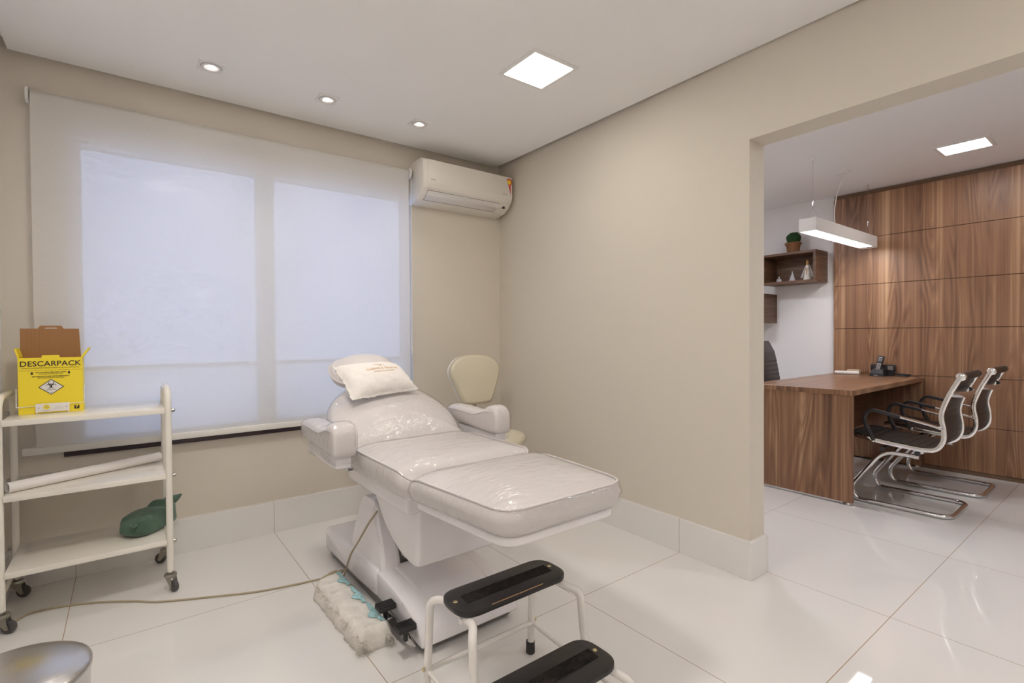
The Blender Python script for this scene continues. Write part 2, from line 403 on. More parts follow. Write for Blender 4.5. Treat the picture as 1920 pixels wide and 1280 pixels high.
M_fluff = mat('frayed_cotton', (.68, .635, .56), .9, spec=.1, bump=.8, bump_scale=150, var=.22, var_scale=40)
M_cord = mat('beige_cord', (.40, .335, .22), .55, bump=.03, bump_scale=90)
M_cotton = mat('white_cotton', (.86, .825, .785), .8, spec=.2, sheen=.2, bump=.5, bump_scale=26, bump_stretch=(1, 1, 1))
M_gold = mat('gold_print', (.62, .42, .20), .6, bump=.05, bump_scale=90)
M_ac = mat('ac_white_plastic', (.76, .725, .66), .35, bump=.02, bump_scale=60)
M_acv = mat('ac_vane', (.72, .70, .68), .4, bump=.02, bump_scale=60)
M_red = mat('red_sticker', (.62, .07, .04), .5, bump=.02, bump_scale=60)
M_yel2 = mat('yellow_sticker', (.85, .62, .04), .5, bump=.02, bump_scale=60)
M_grey = mat('grey_print', (.33, .31, .28), .6, bump=.02, bump_scale=60)
M_greyd = mat('dark_grey_metal', (.17, .155, .14), .5, bump=.05, bump_scale=60)
M_wood_wall = wood_mat('walnut_panel', 'z', 'y', 1.16)
M_wood_v = wood_mat('walnut_desk_side', 'z', 'y', 1.0)
M_wood_x = wood_mat('walnut_desk_top', 'x', 'y', 1.0, .3)
M_wood_m = wood_mat('walnut_modesty', 'x', 'z', .8)
M_wood_y = wood_mat('walnut_shelf', 'y', 'z', .62)
M_wood_dark = mat('dark_walnut_strip', (.17, .10, .06), .6, bump=.05, bump_scale=60)
M_terra = mat('terracotta', (.24, .105, .045), .8, bump=.25, bump_scale=60, var=.25, var_scale=30)
M_leaf = mat('clipped_leaves', (.018, .065, .012), .8, bump=.8, bump_scale=160, var=.5, var_scale=110)
M_clear = mat('clear_crystal', (.86, .86, .90), .12, spec=.6, bump=.02, bump_scale=40); M_clear.node_tree.nodes['Principled BSDF'].inputs['Alpha'].default_value = .55
M_figw = mat('figurine_white', (.86, .82, .78), .4, bump=.2, bump_scale=60)
M_figg = mat('figurine_gold', (.60, .34, .10), .4, bump=.1, bump_scale=60)
M_shoji = mat('beige_box', (.55, .42, .30), .6, bump=.1, bump_scale=80, var=.25, var_scale=70)
M_silver = mat('silver_lamp_body', (.72, .70, .68), .4, bump=.02, bump_scale=60)
E_panel = emit_mat('led_panel_glow', (1., .945, .87), PANEL_E)
E_fill_left = emit_mat('added_fill_glow_left', (1., .945, .87), LEFT_FILL_E)  # glow of the added fill panel on the left
E_fill_rear = emit_mat('added_fill_glow_rear', (1., .945, .87), REAR_FILL_E)  # glow of the added fill panels behind the camera
E_panel3 = emit_mat('led_panel_glow_visible', (1., .97, .94), 15.)
E_fill_office = emit_mat('added_fill_glow_office', (.96, .97, 1.05), ROOM2_FILL_E)  # glow of the added, unseen office fill panels
E_spot = emit_mat('led_spot_glow', (1., .93, .84), 60.)
E_pend = emit_mat('pendant_tube_glow', (1., .97, .96), PEND_E)

# ------------------------------------------------------------------ camera (from the photo's vanishing points)
f_px, yaw, pitch, roll, H = 941.7734, .6532, -.0135, -.0066, 1.1762
s_, c_ = math.sin(yaw), math.cos(yaw); sp, cp = math.sin(pitch), math.cos(pitch); sr, cr = math.sin(roll), math.cos(roll)
r0 = Vector((c_, -s_, 0)); u0 = Vector((-sp * s_, -sp * c_, cp)); fw = Vector((cp * s_, cp * c_, sp))
rt = r0 * cr + u0 * sr; up = r0 * -sr + u0 * cr
cam = bpy.data.cameras.new('camera'); cam.sensor_width = 36; cam.sensor_fit = 'HORIZONTAL'; cam.lens = f_px / 1920 * 36; cam.clip_start = .03; cam.clip_end = 60
co = bpy.data.objects.new('camera', cam); COL.objects.link(co)
co.matrix_world = Matrix(((rt.x, up.x, -fw.x, 0), (rt.y, up.y, -fw.y, 0), (rt.z, up.z, -fw.z, H), (0, 0, 0, 1)))
S.camera = co

# ------------------------------------------------------------------ the setting
HC = 2.50                      # ceiling height
bm = BM(); box(bm, -.7, -2.6, -.1, 5.75, 3.7, 0); struct('floor', bm, M_floor)
# treatment-room ceiling: a dropped slab with a shadow gap along the walls
bm = BM(); box(bm, -.42, -2.45, HC, 2.335, 3.241, HC + .025); struct('ceiling', bm, M_ceil)
bm = BM(); box(bm, -.7, -2.6, HC + .07, 2.49, 3.5, HC + .12); struct('ceiling_slab', bm, M_ceil)
bm = BM(); box(bm, 2.487, -2.6, HC, 5.6, 3.5, HC + .12); struct('ceiling_office', bm, M_ceil2)
# window wall with its opening
WX0, WX1, WZ0, WZ1 = -.19, 1.62, .645, 2.17
bm = BM(); YW, YO = 3.285, 3.50
box(bm, -.7, YW, 0, WX0, YO, HC + .12); box(bm, WX1, YW, 0, 2.6, YO, HC + .12); box(bm, WX0, YW, 0, WX1, YO, WZ0); box(bm, WX0, YW, WZ1, WX1, YO, HC + .12)
struct('wall_back', bm, M_wall)
bm = BM(); box(bm, -.7, -2.6, 0, -.465, 3.3, HC + .12); struct('wall_left', bm, M_wall2)
bm = BM(); box(bm, -.7, -2.75, 0, 5.75, -2.6, HC + .12); struct('wall_rear', bm, M_wall2)
# wall to the office, with the wide opening
YJ = 1.2097
bm = BM(); prism(bm, [(2.3475, YJ), (2.487, YJ), (2.487, 3.4), (2.3935, 3.4)], 'z', 0, HC + .12)
box(bm, 2.3475, -1.1, 2.0926, 2.487, YJ, HC + .12); box(bm, 2.3475, -2.6, 0, 2.487, -1.1, HC + .12)
struct('wall_right', bm, M_wall)
bm = BM(); box(bm, 5.5, -2.6, 0, 5.7, 3.6, HC + .12); struct('wall_office_far', bm, M_wall2)
bm = BM(); box(bm, 2.487, 3.35, 0, 5.6, 3.55, HC + .12); struct('wall_office_back', bm, M_wall2)
# baseboards of the same porcelain
HB = .1827
bm = BM(); box(bm, -.465, 3.2488, 0, 2.40, YW + .01, HB, .0015, 1); struct('baseboard_back', bm, M_base)
bm = BM(); prism(bm, [(2.3308, YJ - .0165), (2.5035, YJ - .0165), (2.5035, 1.55), (2.486, 1.55), (2.486, YJ + .001), (2.3485, YJ + .001), (2.3925, 3.25), (2.372, 3.25)], 'z', 0, HB, .0012, 1); struct('baseboard_right', bm, M_base)
bm = BM(); box(bm, -.47, -2.6, 0, -.447, 3.2488, HB, .0015, 1); struct('baseboard_left', bm, M_base)

# window: frame, two large panes above a transom, frosted lights below
w = bpy.data.objects.new('window_1', None); COL.objects.link(w); w.location = (WX0, 3.37, WZ0); w['kind'] = 'structure'
bm = BM()
P1, P2 = (-.177, .626), (.724, 1.600)
box(bm, WX0, 3.345, WZ0, P1[0], 3.41, WZ1); box(bm, P1[1], 3.345, WZ0, P2[0], 3.41, WZ1); box(bm, P2[1], 3.345, WZ0, WX1, 3.41, WZ1)
for a, b in (P1, P2):
    box(bm, a, 3.345, 2.157, b, 3.41, WZ1); box(bm, a, 3.36, 1.004, b, 3.40, 1.026); box(bm, a, 3.345, WZ0, b, 3.41, WZ0 + .02)
obj('window_frame', bm, M_frame, w, smooth=False)
for a, b in (P1, P2):
    bm = BM(); box(bm, a, 3.372, 1.026, b, 3.376, 2.157); obj('window_pane', bm, M_pane, w, smooth=False)
    bm = BM(); box(bm, a, 3.372, WZ0 + .02, b, 3.376, 1.004); obj('lower_pane', bm, M_pane_low, w, smooth=False)
bm = BM(); box(bm, -.253, 3.255, .596, 1.68, 3.345, .645, .003, 2); struct('trim_1', bm, M_granite)

# ------------------------------------------------------------------ roller blind
t = thing('roller_blind', 'wide off-white roller blind drawn down over the window', 'blind', (.61, 3.205, 2.33))
bm = BM(); v_ = [bm.verts.new(p) for p in ((-.345, 3.205, .65), (1.560, 3.205, .65), (1.560, 3.205, 2.305), (-.345, 3.205, 2.305))]; bm.faces.new(v_); obj('fabric', bm, M_blind, t, smooth=False)
bm = BM(); cyl(bm, (-.345, 3.2305, 2.305), (1.560, 3.2305, 2.305), .0258, 24); obj('roller_tube', bm, M_blind, t)
bm = BM(); box(bm, -.392, 3.197, .630, 1.60, 3.213, .664, .004, 2); obj('hem_bar', bm, M_hem, t)
for x0, x1 in ((-.362, -.350), (1.565, 1.583)):
    bm = BM(); lathe(bm, [(.001, 0), (.034, 0), (.038, .004), (.038, x1 - x0 - .003), (.034, x1 - x0), (.001, x1 - x0)], seg=24, axis='x', M=Matrix.Translation((x0, 3.2305, 2.305)))
    box(bm, x0, 3.2305, 2.285, x1, 3.286, 2.34, .003, 2); obj('bracket', bm, M_hem, t)
bm = BM(); tube(bm, fillet([(1.574, 3.195, 2.30), (1.572, 3.195, 1.075)], .01), .0022, 6); tube(bm, [(1.574, 3.262, 2.30), (1.572, 3.21, 1.085), (1.572, 3.195, 1.075)], .0022, 6)
lathe(bm, [(.001, 0), (.006, .004), (.006, .03), (.001, .034)], (1.572, 3.196, 1.05), 10); obj('pull_chain', bm, M_hem, t)

# ------------------------------------------------------------------ ceiling lights, plus added fill panels out of view
def led_panel(name, label, x0, y0, x1, y1, em, group=None, mrg=.0215):
    t = thing(name, label, 'ceiling light', ((x0 + x1) / 2, (y0 + y1) / 2, HC), group)
    bm = BM(); z0, z1 = HC - .007, HC + .012
    box(bm, x0, y0, z0, x1, y0 + mrg, z1, .0015, 1); box(bm, x0, y1 - mrg, z0, x1, y1, z1, .0015, 1); box(bm, x0, y0 + mrg, z0, x0 + mrg, y1 - mrg, z1, .0015, 1); box(bm, x1 - mrg, y0 + mrg, z0, x1, y1 - mrg, z1, .0015, 1)
    obj('frame', bm, M_trim, t, smooth=False)
    bm = BM(); prism(bm, rpoly([(x0 + mrg, y0 + mrg, .012), (x1 - mrg, y0 + mrg, .012), (x1 - mrg, y1 - mrg, .012), (x0 + mrg, y1 - mrg, .012)], 4), 'z', HC - .005, HC + .004)
    obj('diffuser', bm, em, t, smooth=False); return t
led_panel('led_panel', 'square recessed light panel in the treatment room ceiling', 1.510, 1.786, 1.800, 2.073, E_panel)
for px_, py_, lb in ((.30, -.55, 'added fill light panel, unseen behind the viewer on the left'), (1.655, -.55, 'added fill light panel, unseen behind the viewer on the right'), (.30, -1.9, 'added fill light panel, unseen at the rear of the room on the left'), (1.655, -1.9, 'added fill light panel, unseen at the rear of the room on the right')):
    led_panel('led_panel', lb, px_ - .145, py_ - .145, px_ + .145, py_ + .145, E_fill_rear)  # unseen fill panels, added to even out the room's light
led_panel('led_panel', 'added square fill light panel, unseen above the view on the left', .105, 1.255, .395, 1.545, E_fill_left)  # added out of view to brighten the left half of the room
led_panel('led_panel', 'added fill light panel in the office ceiling near the doorway, unseen', 3.255, -.405, 3.545, -.115, E_fill_office)  # unseen panel added to lift the office brightness
led_panel('led_panel', 'added fill light panel in the office ceiling above the far shelves, unseen', 3.455, 2.455, 3.745, 2.745, E_fill_office)  # second added office fill, also out of view
led_panel('led_panel', 'recessed light panel in the office ceiling beyond the opening', 4.628, .745, 4.900, 1.042, E_panel3)

def spot(x, y, label, first=None):
    if first: t = dup(first, (x, y, HC), label)
    else:
        t = thing('recessed_spotlight', label, 'spotlight', (x, y, HC), 'row of recessed spotlights')
        bm = BM(); h = .054
        t2 = bmesh.new(); box(t2, x - h, y - h, HC - .006, x + h, y + h, HC + .002, .001, 1); merge(bm, t2); obj('trim_plate', bm, M_trim, t, smooth=False)
        bm = BM(); lathe(bm, [(.0435, -.006), (.043, -.009), (.037, -.010), (.030, -.0095), (.023, -.0065), (.0132, -.0058)], (x, y, HC), 32, capb=False, capt=False); obj('tilt_ring', bm, M_acv, t); bm = BM(); lathe(bm, [(.0435, -.0062), (.0445, -.0066), (.0455, -.0062)], (x, y, HC), 32, capb=False, capt=False); obj('ring_gap', bm, M_greyd, t)
        bm = BM(); lathe(bm, [(.001, -.0085), (.009, -.0085), (.0135, -.0068), (.0135, -.0062), (.001, -.006)], (x, y, HC), 24); obj('lamp', bm, E_spot, t)
    l = bpy.data.lights.new('spot_beam', 'SPOT'); l.energy = SPOT_E; l.color = (1., .92, .82); l.spot_size = math.radians(95); l.spot_blend = .9; l.shadow_soft_size = .02
    lo = bpy.data.objects.new('spot_beam', l); COL.objects.link(lo); lo.location = (x, y, HC - .016)
    return t
s1 = spot(.343, 2.857, 'recessed square spotlight nearest the left wall, above the trolley')
spot(.904, 2.862, 'middle one of the three recessed spotlights above the window', s1)
spot(1.464, 2.853, 'recessed square spotlight closest to the air conditioner', s1)

# ------------------------------------------------------------------ air conditioner
t = thing('air_conditioner', 'white split air conditioner high on the wall beside the blind', 'air conditioner', (1.98, 3.284, 2.10))
X0, X1 = 1.600, 2.352
prof = [(3.284, 2.385), (3.10, 2.388), (3.066, 2.372), (3.060, 2.30), (3.060, 2.225), (3.072, 2.185), (3.105, 2.145), (3.16, 2.115), (3.23, 2.104), (3.284, 2.10)]
bm = BM(); prism(bm, prof, 'x', X0, X1, .006, 3); obj('housing', bm, M_ac, t, angle=25)
prof2 = [(3.072, 2.376), (3.056, 2.372), (3.0525, 2.30), (3.0525, 2.222), (3.066, 2.180), (3.074, 2.186), (3.064, 2.225), (3.064, 2.30)]
bm = BM(); prism(bm, prof2, 'x', X0 + .03, X1 - .004, .003, 2); obj('front_panel', bm, M_ac, t, angle=25)
def acpt(s, off=.0):   # along the curved underside
    a = [(3.071, 2.186), (3.104, 2.1455), (3.159, 2.1155), (3.229, 2.1045)]; k = s * 3; i = min(2, int(k)); q = k - i
    y = a[i][0] * (1 - q) + a[i + 1][0] * q; z = a[i][1] * (1 - q) + a[i + 1][1] * q; return (y - .7 * off, z - .7 * off)
bm = BM(); A = [acpt(.14, .0035), acpt(.35, .0045), acpt(.62, .0045), acpt(.62, -.004), acpt(.14, -.004)]
prism(bm, A, 'x', X0 + .045, X1 - .105, .001, 1); obj('air_vane', bm, M_acv, t)
bm = BM(); A = [acpt(.115, .0022), acpt(.66, .0022), acpt(.66, -.004), acpt(.115, -.004)]; prism(bm, [acpt(.125, .0018), acpt(.36, .0022), acpt(.645, .0022), acpt(.645, -.004), acpt(.125, -.004)], 'x', X0 + .0435, X1 - .1035); obj('outlet_slot', bm, M_greyd, t, smooth=False)
bm = BM(); merge(bm, text_bm('DAIKIN', .012, 'LEFT', bold=.0002), Matrix.Translation((X0 + .052, 3.0518, 2.236)) @ FRONT); obj('brand_lettering', bm, M_grey, t, smooth=False)
bm = BM(); merge(bm, text_bm('INVERTER', .009, 'LEFT'), Matrix.Translation((X1 - .095, 3.0518, 2.236)) @ FRONT); obj('type_lettering', bm, M_grey, t, smooth=False)
p = acpt(.3, .003); bm = BM(); box(bm, X1 - .063, p[0] - .006, p[1] - .008, X1 - .045, p[0] + .008, p[1] + .008, .002, 1); obj('receiver_window', bm, M_blackp, t)
bm = BM(); lathe(bm, [(.001, 0), (.026, 0), (.026, .0012), (.001, .0012)], (X1 - .032, 3.0525, 2.335), 24, axis='y', M=Matrix.Translation((X1 - .032, 3.0515, 2.335)))
prism(bm, [(X1 - .044, 2.322), (X1 - .020, 2.316), (X1 - .019, 2.235)], 'y', 3.0512, 3.0524); obj('energy_sticker', bm, M_red, t, smooth=False)
bm = BM(); lathe(bm, [(.001, 0), (.018, 0), (.018, .001), (.001, .001)], seg=20, axis='y', M=Matrix.Translation((X1 - .034, 3.0507, 2.333))); obj('sticker_dial', bm, M_yel2, t, smooth=False)
bm = BM(); prism(bm, [(X1 - .06, 2.36), (X1 - .053, 2.335), (X1 - .022, 2.24), (X1 - .06, 2.30)], 'y', 3.0514, 3.0522); obj('sticker_paper', bm, M_label, t, smooth=False)

# ------------------------------------------------------------------ treatment chair (bed)
XC = 1.055
bed = thing('treatment_chair', 'white reclining treatment chair wrapped in clear plastic, in the middle of the room', 'treatment chair', (XC, 2.1, 0))
def sym(half): return [(XC + x, y) for x, y in half] + [(XC - x, y) for x, y in half[::-1]]
# base
prof = [(2.76, .03), (2.765, .12), (2.74, .155), (2.50, .165), (2.06, .168), (2.055, .05), (2.30, .035)]
bm = BM(); prism(bm, prof, 'x', XC - .222, XC + .222, .02, 3); obj('rear_base_cover', bm, M_plastic, bed, angle=35)
top = [(2.05, .168), (1.95, .166), (1.85, .155), (1.76, .136), (1.69, .112), (1.655, .085), (1.64, .05), (1.638, .034)]
bot = [(1.66, .032), (1.72, .038), (1.82, .05), (1.93, .058), (2.05, .058)]
rings = []
prof = top + bot
bm = BM(); prism(bm, prof, 'x', XC - .222, XC + .222, .018, 3); obj('front_base_cover', bm, M_plastic, bed, angle=35)
bm = BM(); rings = []
for (y, z) in [(2.04, .178), (1.95, .176), (1.85, .165), (1.76, .146), (1.70, .122), (1.672, .10)]:
    rings.append([(XC - .155, y, z - .02), (XC - .15, y, z - .003), (XC - .14, y, z), (XC + .14, y, z), (XC + .15, y, z - .003), (XC + .155, y, z - .02)])
loft(bm, rings, False, False); obj('raised_deck', bm, M_plastic, bed, angle=60)
bm = BM(); box(bm, XC - .205, 1.668, .006, XC + .205, 2.72, .075, .006, 1); obj('chassis', bm, M_greyd, bed)
for x, y in ((XC - .16, 1.80), (XC + .18, 1.70), (XC - .16, 2.65), (XC + .18, 2.65)):
    bm = BM(); lathe(bm, [(.001, 0), (.016, 0), (.02, .004), (.02, .018), (.012, .022), (.012, .04)], (x, y, 0), 16); obj('foot', bm, M_greyd, bed)
# lift column: two tapering cheeks with the mechanism between
for sx in (-1, 1):
    bm = BM(); xo = XC + sx * .205; xi = XC + sx * .115
    def ck(x, a, b, z): return [(x, a, z), (x, b, z)]
    st = [(2.43, 2.02, .15, xo, xi), (2.40, 2.055, .24, xo - sx * .004, xi), (2.36, 2.11, .33, xo - sx * .01, xi), (2.33, 2.15, .40, xo - sx * .018, xi), (2.30, 2.185, .425, xo - sx * .03, xi + sx * .006)]
    loft(bm, [[(x0, ya, z), (x1, ya, z), (x1, yb, z), (x0, yb, z)] for ya, yb, z, x0, x1 in st])
    bmesh.ops.bevel(bm, geom=[e for e in bm.edges if abs((e.verts[0].co - e.verts[1].co).normalized().z) > .7] + [e for e in bm.edges if min(v.co.z for v in e.verts) > .43], offset=.016, segments=3, affect='EDGES', clamp_overlap=True)
    obj('column_cheek', bm, M_plastic, bed, angle=50)
bm = BM(); box(bm, XC - .115, 2.06, .16, XC + .115, 2.36, .45, .004, 1); obj('lift_mechanism', bm, M_greyd, bed)
bm = BM(); box(bm, XC - .105, 2.0, .20, XC + .105, 2.3, .48, .01, 2); obj('column_core', bm, M_plastic, bed)
# motor housing under the seat: quarter drum
hp = [(2.16, .56), (2.10, .47), (2.055, .425), (2.0, .375), (1.93, .335), (1.86, .31), (1.79, .297), (1.735, .293), (1.70, .305), (1.69, .335), (1.688, .40), (1.688, .56)]
bm = BM(); prism(bm, hp, 'x', XC - .205, XC + .215, .018, 4); obj('motor_housing', bm, M_plastic, bed, angle=40)
bm = BM(); box(bm, XC - .255, 1.685, .515, XC + .255, 2.30, .60, .014, 3); obj('seat_frame', bm, M_plastic, bed)
bm = BM(); box(bm, XC + .05, 1.4, .572, XC + .07, 1.414, .578); tube(bm, fillet([(XC + .02, 1.415, .585), (XC + .03, 1.41, .555), (XC + .055, 1.41, .555), (XC + .06, 1.415, .585)], .01), .003, 8); obj('cable_hook', bm, M_blackp, bed)
# pads
def pad_part(name, outline, z0, z1, M=None, roll=None, crown=.018, er=.03, film=M_film, filmoff=.007, jit=.0025, crown_steps=(.96, .9, .8, .62, .4, .2), piping=True, seam=.012):
    bm = BM(); pad(bm, outline, z0, z1, er=er, crown=crown, crown_steps=crown_steps, seam=seam)
    if roll: [roll(v.co) for v in bm.verts]
    if M: xf(bm, M)
    o = obj(name, bm, M_vinyl, bed, angle=180)
    if piping:
        bm = BM(); tube(bm, [(p[0], p[1], z1 + .002) for p in inset_poly(outline, .006)], .0042, 8, closed=True)
        if roll: [roll(v.co) for v in bm.verts]
        if M: xf(bm, M)
        obj('piping', bm, M_vinyl, o, angle=180)
    if film:
        bm = BM(); pad(bm, outline, z0, z1, er=er, crown=crown, off=filmoff, bottom=False, jitter=jit, crown_steps=crown_steps, seam=seam)
        if roll: [roll(v.co) for v in bm.verts]
        if M: xf(bm, M)
        obj('plastic_film', bm, film, o, angle=180)
    return o
leg = rpoly(sym([(.298, 1.595)])[:1] and [(XC + .298, 1.60, .045), (XC - .298, 1.60, .045), (XC - .272, 1.33, .2), (XC - .247, 1.085, .085), (XC + .255, 1.085, .085), (XC + .280, 1.33, .2)], 8)
leg = resample(leg, 84)
def roll_end(y0, y1, d):
    def f(c):
        q = (c.y - y0) / (y1 - y0)
        if q > 0 and c.z > .60: c.z -= d * min(1.15, q) ** 2 * (c.z - .60) / .1
    return f
CS = (.985, .96, .92, .86, .76, .62, .45, .25)
def leg_roll(c): roll_end(1.52, 1.605, .038)(c)
pad_part('leg_pad', leg, .602, .688, crown=.036, er=.042, roll=leg_roll, crown_steps=CS, filmoff=.006)
tray = inset_poly(leg, .022)
bm = BM(); prism(bm, tray, 'z', .578, .606, .008, 2); prism(bm, inset_poly(leg, .06), 'z', .566, .58, .004, 1); obj('leg_tray', bm, M_plastic, bed, angle=50)
seat = resample(rpoly([(XC + .30, 2.17, .05), (XC - .30, 2.17, .05), (XC - .30, 1.62, .06), (XC + .30, 1.62, .06)], 8), 84)
def seat_roll(c): roll_end(1.675, 1.618, .045)(c); roll_end(2.08, 2.18, .04)(c)
pad_part('seat_pad', seat, .592, .690, crown=.034, er=.042, roll=seat_roll, crown_steps=CS, filmoff=.006)
bm = BM(); prism(bm, inset_poly(seat, .03), 'z', .582, .60, .006, 1); obj('seat_tray', bm, M_plastic, bed, angle=50)
# backrest, leaning back
TH = math.atan(.55)
MB = Matrix.Translation((XC, 2.155, .70)) @ Matrix.Rotation(TH, 4, 'X')
half = [(.27, -.02), (.30, .05), (.318, .15), (.310, .24), (.282, .33), (.232, .41), (.155, .475), (.07, .505)]
bo = [(x, v) for x, v in half] + [(-x, v) for x, v in half[::-1]]
bo = resample(smooth_closed(bo, 6), 96)
pad_part('backrest', bo, -.115, -.026, MB, crown=.052, er=.045, film=M_film2, filmoff=.005, jit=.0015, seam=.02, crown_steps=CS, piping=False)
bm = BM(); prism(bm, inset_poly(bo, .035), 'z', -.15, -.10, .015, 2); xf(bm, MB); obj('backrest_shell', bm, M_plastic, bed, angle=50)
# headrest
ho = resample(smooth_closed([(.178, .56), (.195, .64), (.165, .725), (.075, .765), (-.075, .765), (-.165, .725), (-.195, .64), (-.178, .56), (-.10, .515), (.10, .515)], 6), 80)
pad_part('headrest', ho, -.085, -.006, MB, crown=.058, er=.045, film=None, piping=False, seam=.026, crown_steps=(.97, .9, .8, .66, .5, .3, .15))
bm = BM(); box(bm, -.03, .40, -.10, .03, .62, -.075, .004, 1); xf(bm, MB); obj('headrest_bracket', bm, M_steel, bed)
# armrests
def armrest(x0, x1):
    xm = (x0 + x1) / 2; hw = (x1 - x0) / 2
    st = [(2.435, .745, .765, .6), (2.43, .725, .782, .92), (2.40, .716, .792, 1), (2.30, .708, .794, 1), (2.20, .702, .788, 1), (2.14, .698, .786, 1), (2.09, .695, .797, 1), (2.05, .693, .817, 1), (2.02, .692, .825, 1), (1.99, .692, .820, 1), (1.973, .695, .806, .97), (1.966, .706, .788, .88), (1.965, .73, .765, .6)]
    def ring(y, zb, zt, k, g=0., zoff=0.):
        w_ = hw * k + g; r = min(.026, (zt - zb) * .45); out = []
        zt += g; zb -= g
        crown = .006
        cs = [(xm + w_, zb), (xm + w_, zt), (xm - w_, zt), (xm - w_, zb)]
        for q in fillet([(a, 0, b) for a, b in cs], [r * .8, r, r, r * .8], 5, True):
            zz = q.z + crown * (1 - ((q.x - xm) / w_) ** 2) * (1 if q.z > (zb + zt) / 2 else 0)
            out.append((q.x, y, zz))
        return out
    bm = BM(); loft(bm, [ring(*a) for a in st]); a = obj('armrest', bm, M_vinyl, bed, angle=70)
    bm = BM(); R = []
    for y, zb, zt, k in st[1:-1]:
        sag = .022 if y > 1.975 else .0
        R.append(ring(y + (.006 if y > 2.4 else (-.006 if y < 2.0 else 0)), zb - sag, zt, k, .005))
    loft(bm, R, True)
    for v in bm.verts: v.co += Vector((noise.noise(v.co * 20), noise.noise(v.co * 20 + Vector((3, 3, 3))), noise.noise(v.co * 17 + Vector((0, 8, 0))))) * .0022
    obj('plastic_film', bm, M_film2, a, angle=180)
    bm = BM()
    for dz, y in ((.0, 0),):
        tube(bm, fillet([(x0 - .001, 2.42, .776), (x0 - .001, 2.30, .778), (x0 - .001, 2.16, .768), (x0 - .001, 2.06, .798), (x0 - .001, 2.0, .80)], .05), .0025, 6)
        tube(bm, fillet([(x1 + .001, 2.42, .776), (x1 + .001, 2.30, .778), (x1 + .001, 2.16, .768), (x1 + .001, 2.06, .798), (x1 + .001, 2.0, .80)], .05), .0025, 6)
    obj('piping', bm, M_vinyl, a)
    bm = BM(); box(bm, xm - .032, 1.985, .648, xm + .032, 2.36, .70, .008, 2)
    sx = 1 if xm < XC else -1
    tube(bm, fillet([(xm, 2.30, .665), (xm + sx * .05, 2.30, .62), (XC - sx * .24, 2.26, .575)], .03), .018, 12); obj('armrest_bracket', bm, M_plastic, a)
armrest(.628, .722); armrest(1.402, 1.492)
# foot pedals on a bracket at the side of the base
bm = BM(); prism(bm, [(1.64, .055), (1.70, .082), (1.92, .085), (1.93, .05), (1.80, .03)], 'x', XC - .25, XC - .243, .001, 1); cyl(bm, (XC - .26, 1.715, .065), (XC - .17, 1.715, .065), .007, 12); cyl(bm, (XC - .26, 1.86, .06), (XC - .17, 1.86, .06), .007, 12); br = obj('pedal_bracket', bm, M_steel, bed)
for y in (1.868, 1.69):
    bm = BM(); cx0 = XC - .262; box(bm, cx0 - .035, y - .027, .100, cx0 + .035, y + .027, .118, .004, 1)
    for k in range(7): box(bm, cx0 - .034, y - .024 + k * .0072, .118, cx0 + .034, y - .0205 + k * .0072, .1215)
    box(bm, cx0 - .006, y - .008, .06, cx0 + .006, y + .008, .102); obj('foot_pedal', bm, M_rubber, bed, angle=30)
bm = BM()
for y, z in ((2.10, .085), (1.86, .115), (1.80, .14)):
    bm = BM(); lathe(bm, [(.001, -.004), (.006, -.003), (.006, .001), (.001, .001)], seg=12, axis='x', M=Matrix.Translation((XC - .2235, y, z))); obj('screw', bm, M_acv, bed)

# pillow lying on the headrest
BL, BR, TR, TL = Vector((.838, 2.355, .868)), Vector((1.228, 2.42, .890)), Vector((1.150, 2.53, 1.026)), Vector((.800, 2.525, 1.024))
PN = ((BR - BL).cross(TL - BL)).normalized()
def pil(u, v, side=1, lift=0.):
    """u,v in -1..1 -> point on the stuffed pillow"""
    a, b = (u + 1) / 2, (v + 1) / 2
    base = (BL * (1 - a) + BR * a) * (1 - b) + (TL * (1 - a) + TR * a) * b
    px = max(0, 1 - abs(u) ** 2.6); py = max(0, 1 - abs(v) ** 2.6)
    px = max(0, 1 - min(1, abs(u) / .95) ** 2.6); py = max(0, 1 - min(1, abs(v) / .93) ** 2.6)
    h = .068 * (px ** .55) * (py ** .55)
    pinch = .012 * (1 - abs(v) ** 2) * abs(u) ** 8 * (1 if u < 0 else -1)
    wr = (noise.noise(Vector((u * 3.2, v * 3.2, 4))) * .006 + noise.noise(Vector((u * 8, v * 8, 9))) * .002) * (.3 + .7 * max(abs(u), abs(v)))
    e = max(abs(u), abs(v))
    if e > .86: wr += noise.noise(Vector((u * 17, v * 17, 2))) * .012 * (e - .86) / .14
    return base + PN * (side * (h * (1 if side > 0 else .12) + .0022 * (1 - e ** 14)) + wr + lift) + (BR - BL).normalized() * (pinch + noise.noise(Vector((v * 9, u * 2, 1))) * .004 * abs(u) ** 6)
pl = thing('pillow', 'small white cotton pillow with gold lettering, on the headrest of the treatment chair', 'pillow', tuple(BL))
bm = BM(); N = 44
for side in (1, -1):
    V = [[bm.verts.new(pil(-1 + 2 * i / N, -1 + 2 * j / N, side)) for i in range(N + 1)] for j in range(N + 1)]
    for j in range(N):
        for i in range(N):
            q = (V[j][i], V[j][i + 1], V[j + 1][i + 1], V[j + 1][i]); bm.faces.new(q if side > 0 else q[::-1])
bmesh.ops.remove_doubles(bm, verts=bm.verts, dist=.0004); bmesh.ops.recalc_face_normals(bm, faces=bm.faces); obj('pillow_case', bm, M_cotton, pl, angle=180)
W = (BR - BL).length / 2; Hh = (TL - BL).length / 2
def on_pillow(t, uc, vc, ang=0.):
    xf(t, Matrix.Rotation(ang, 4, 'Z'))
    for v in t.verts: v.co = pil(uc + v.co.x / W, vc + v.co.y / Hh, 1, .0012 + v.co.z)
    return t
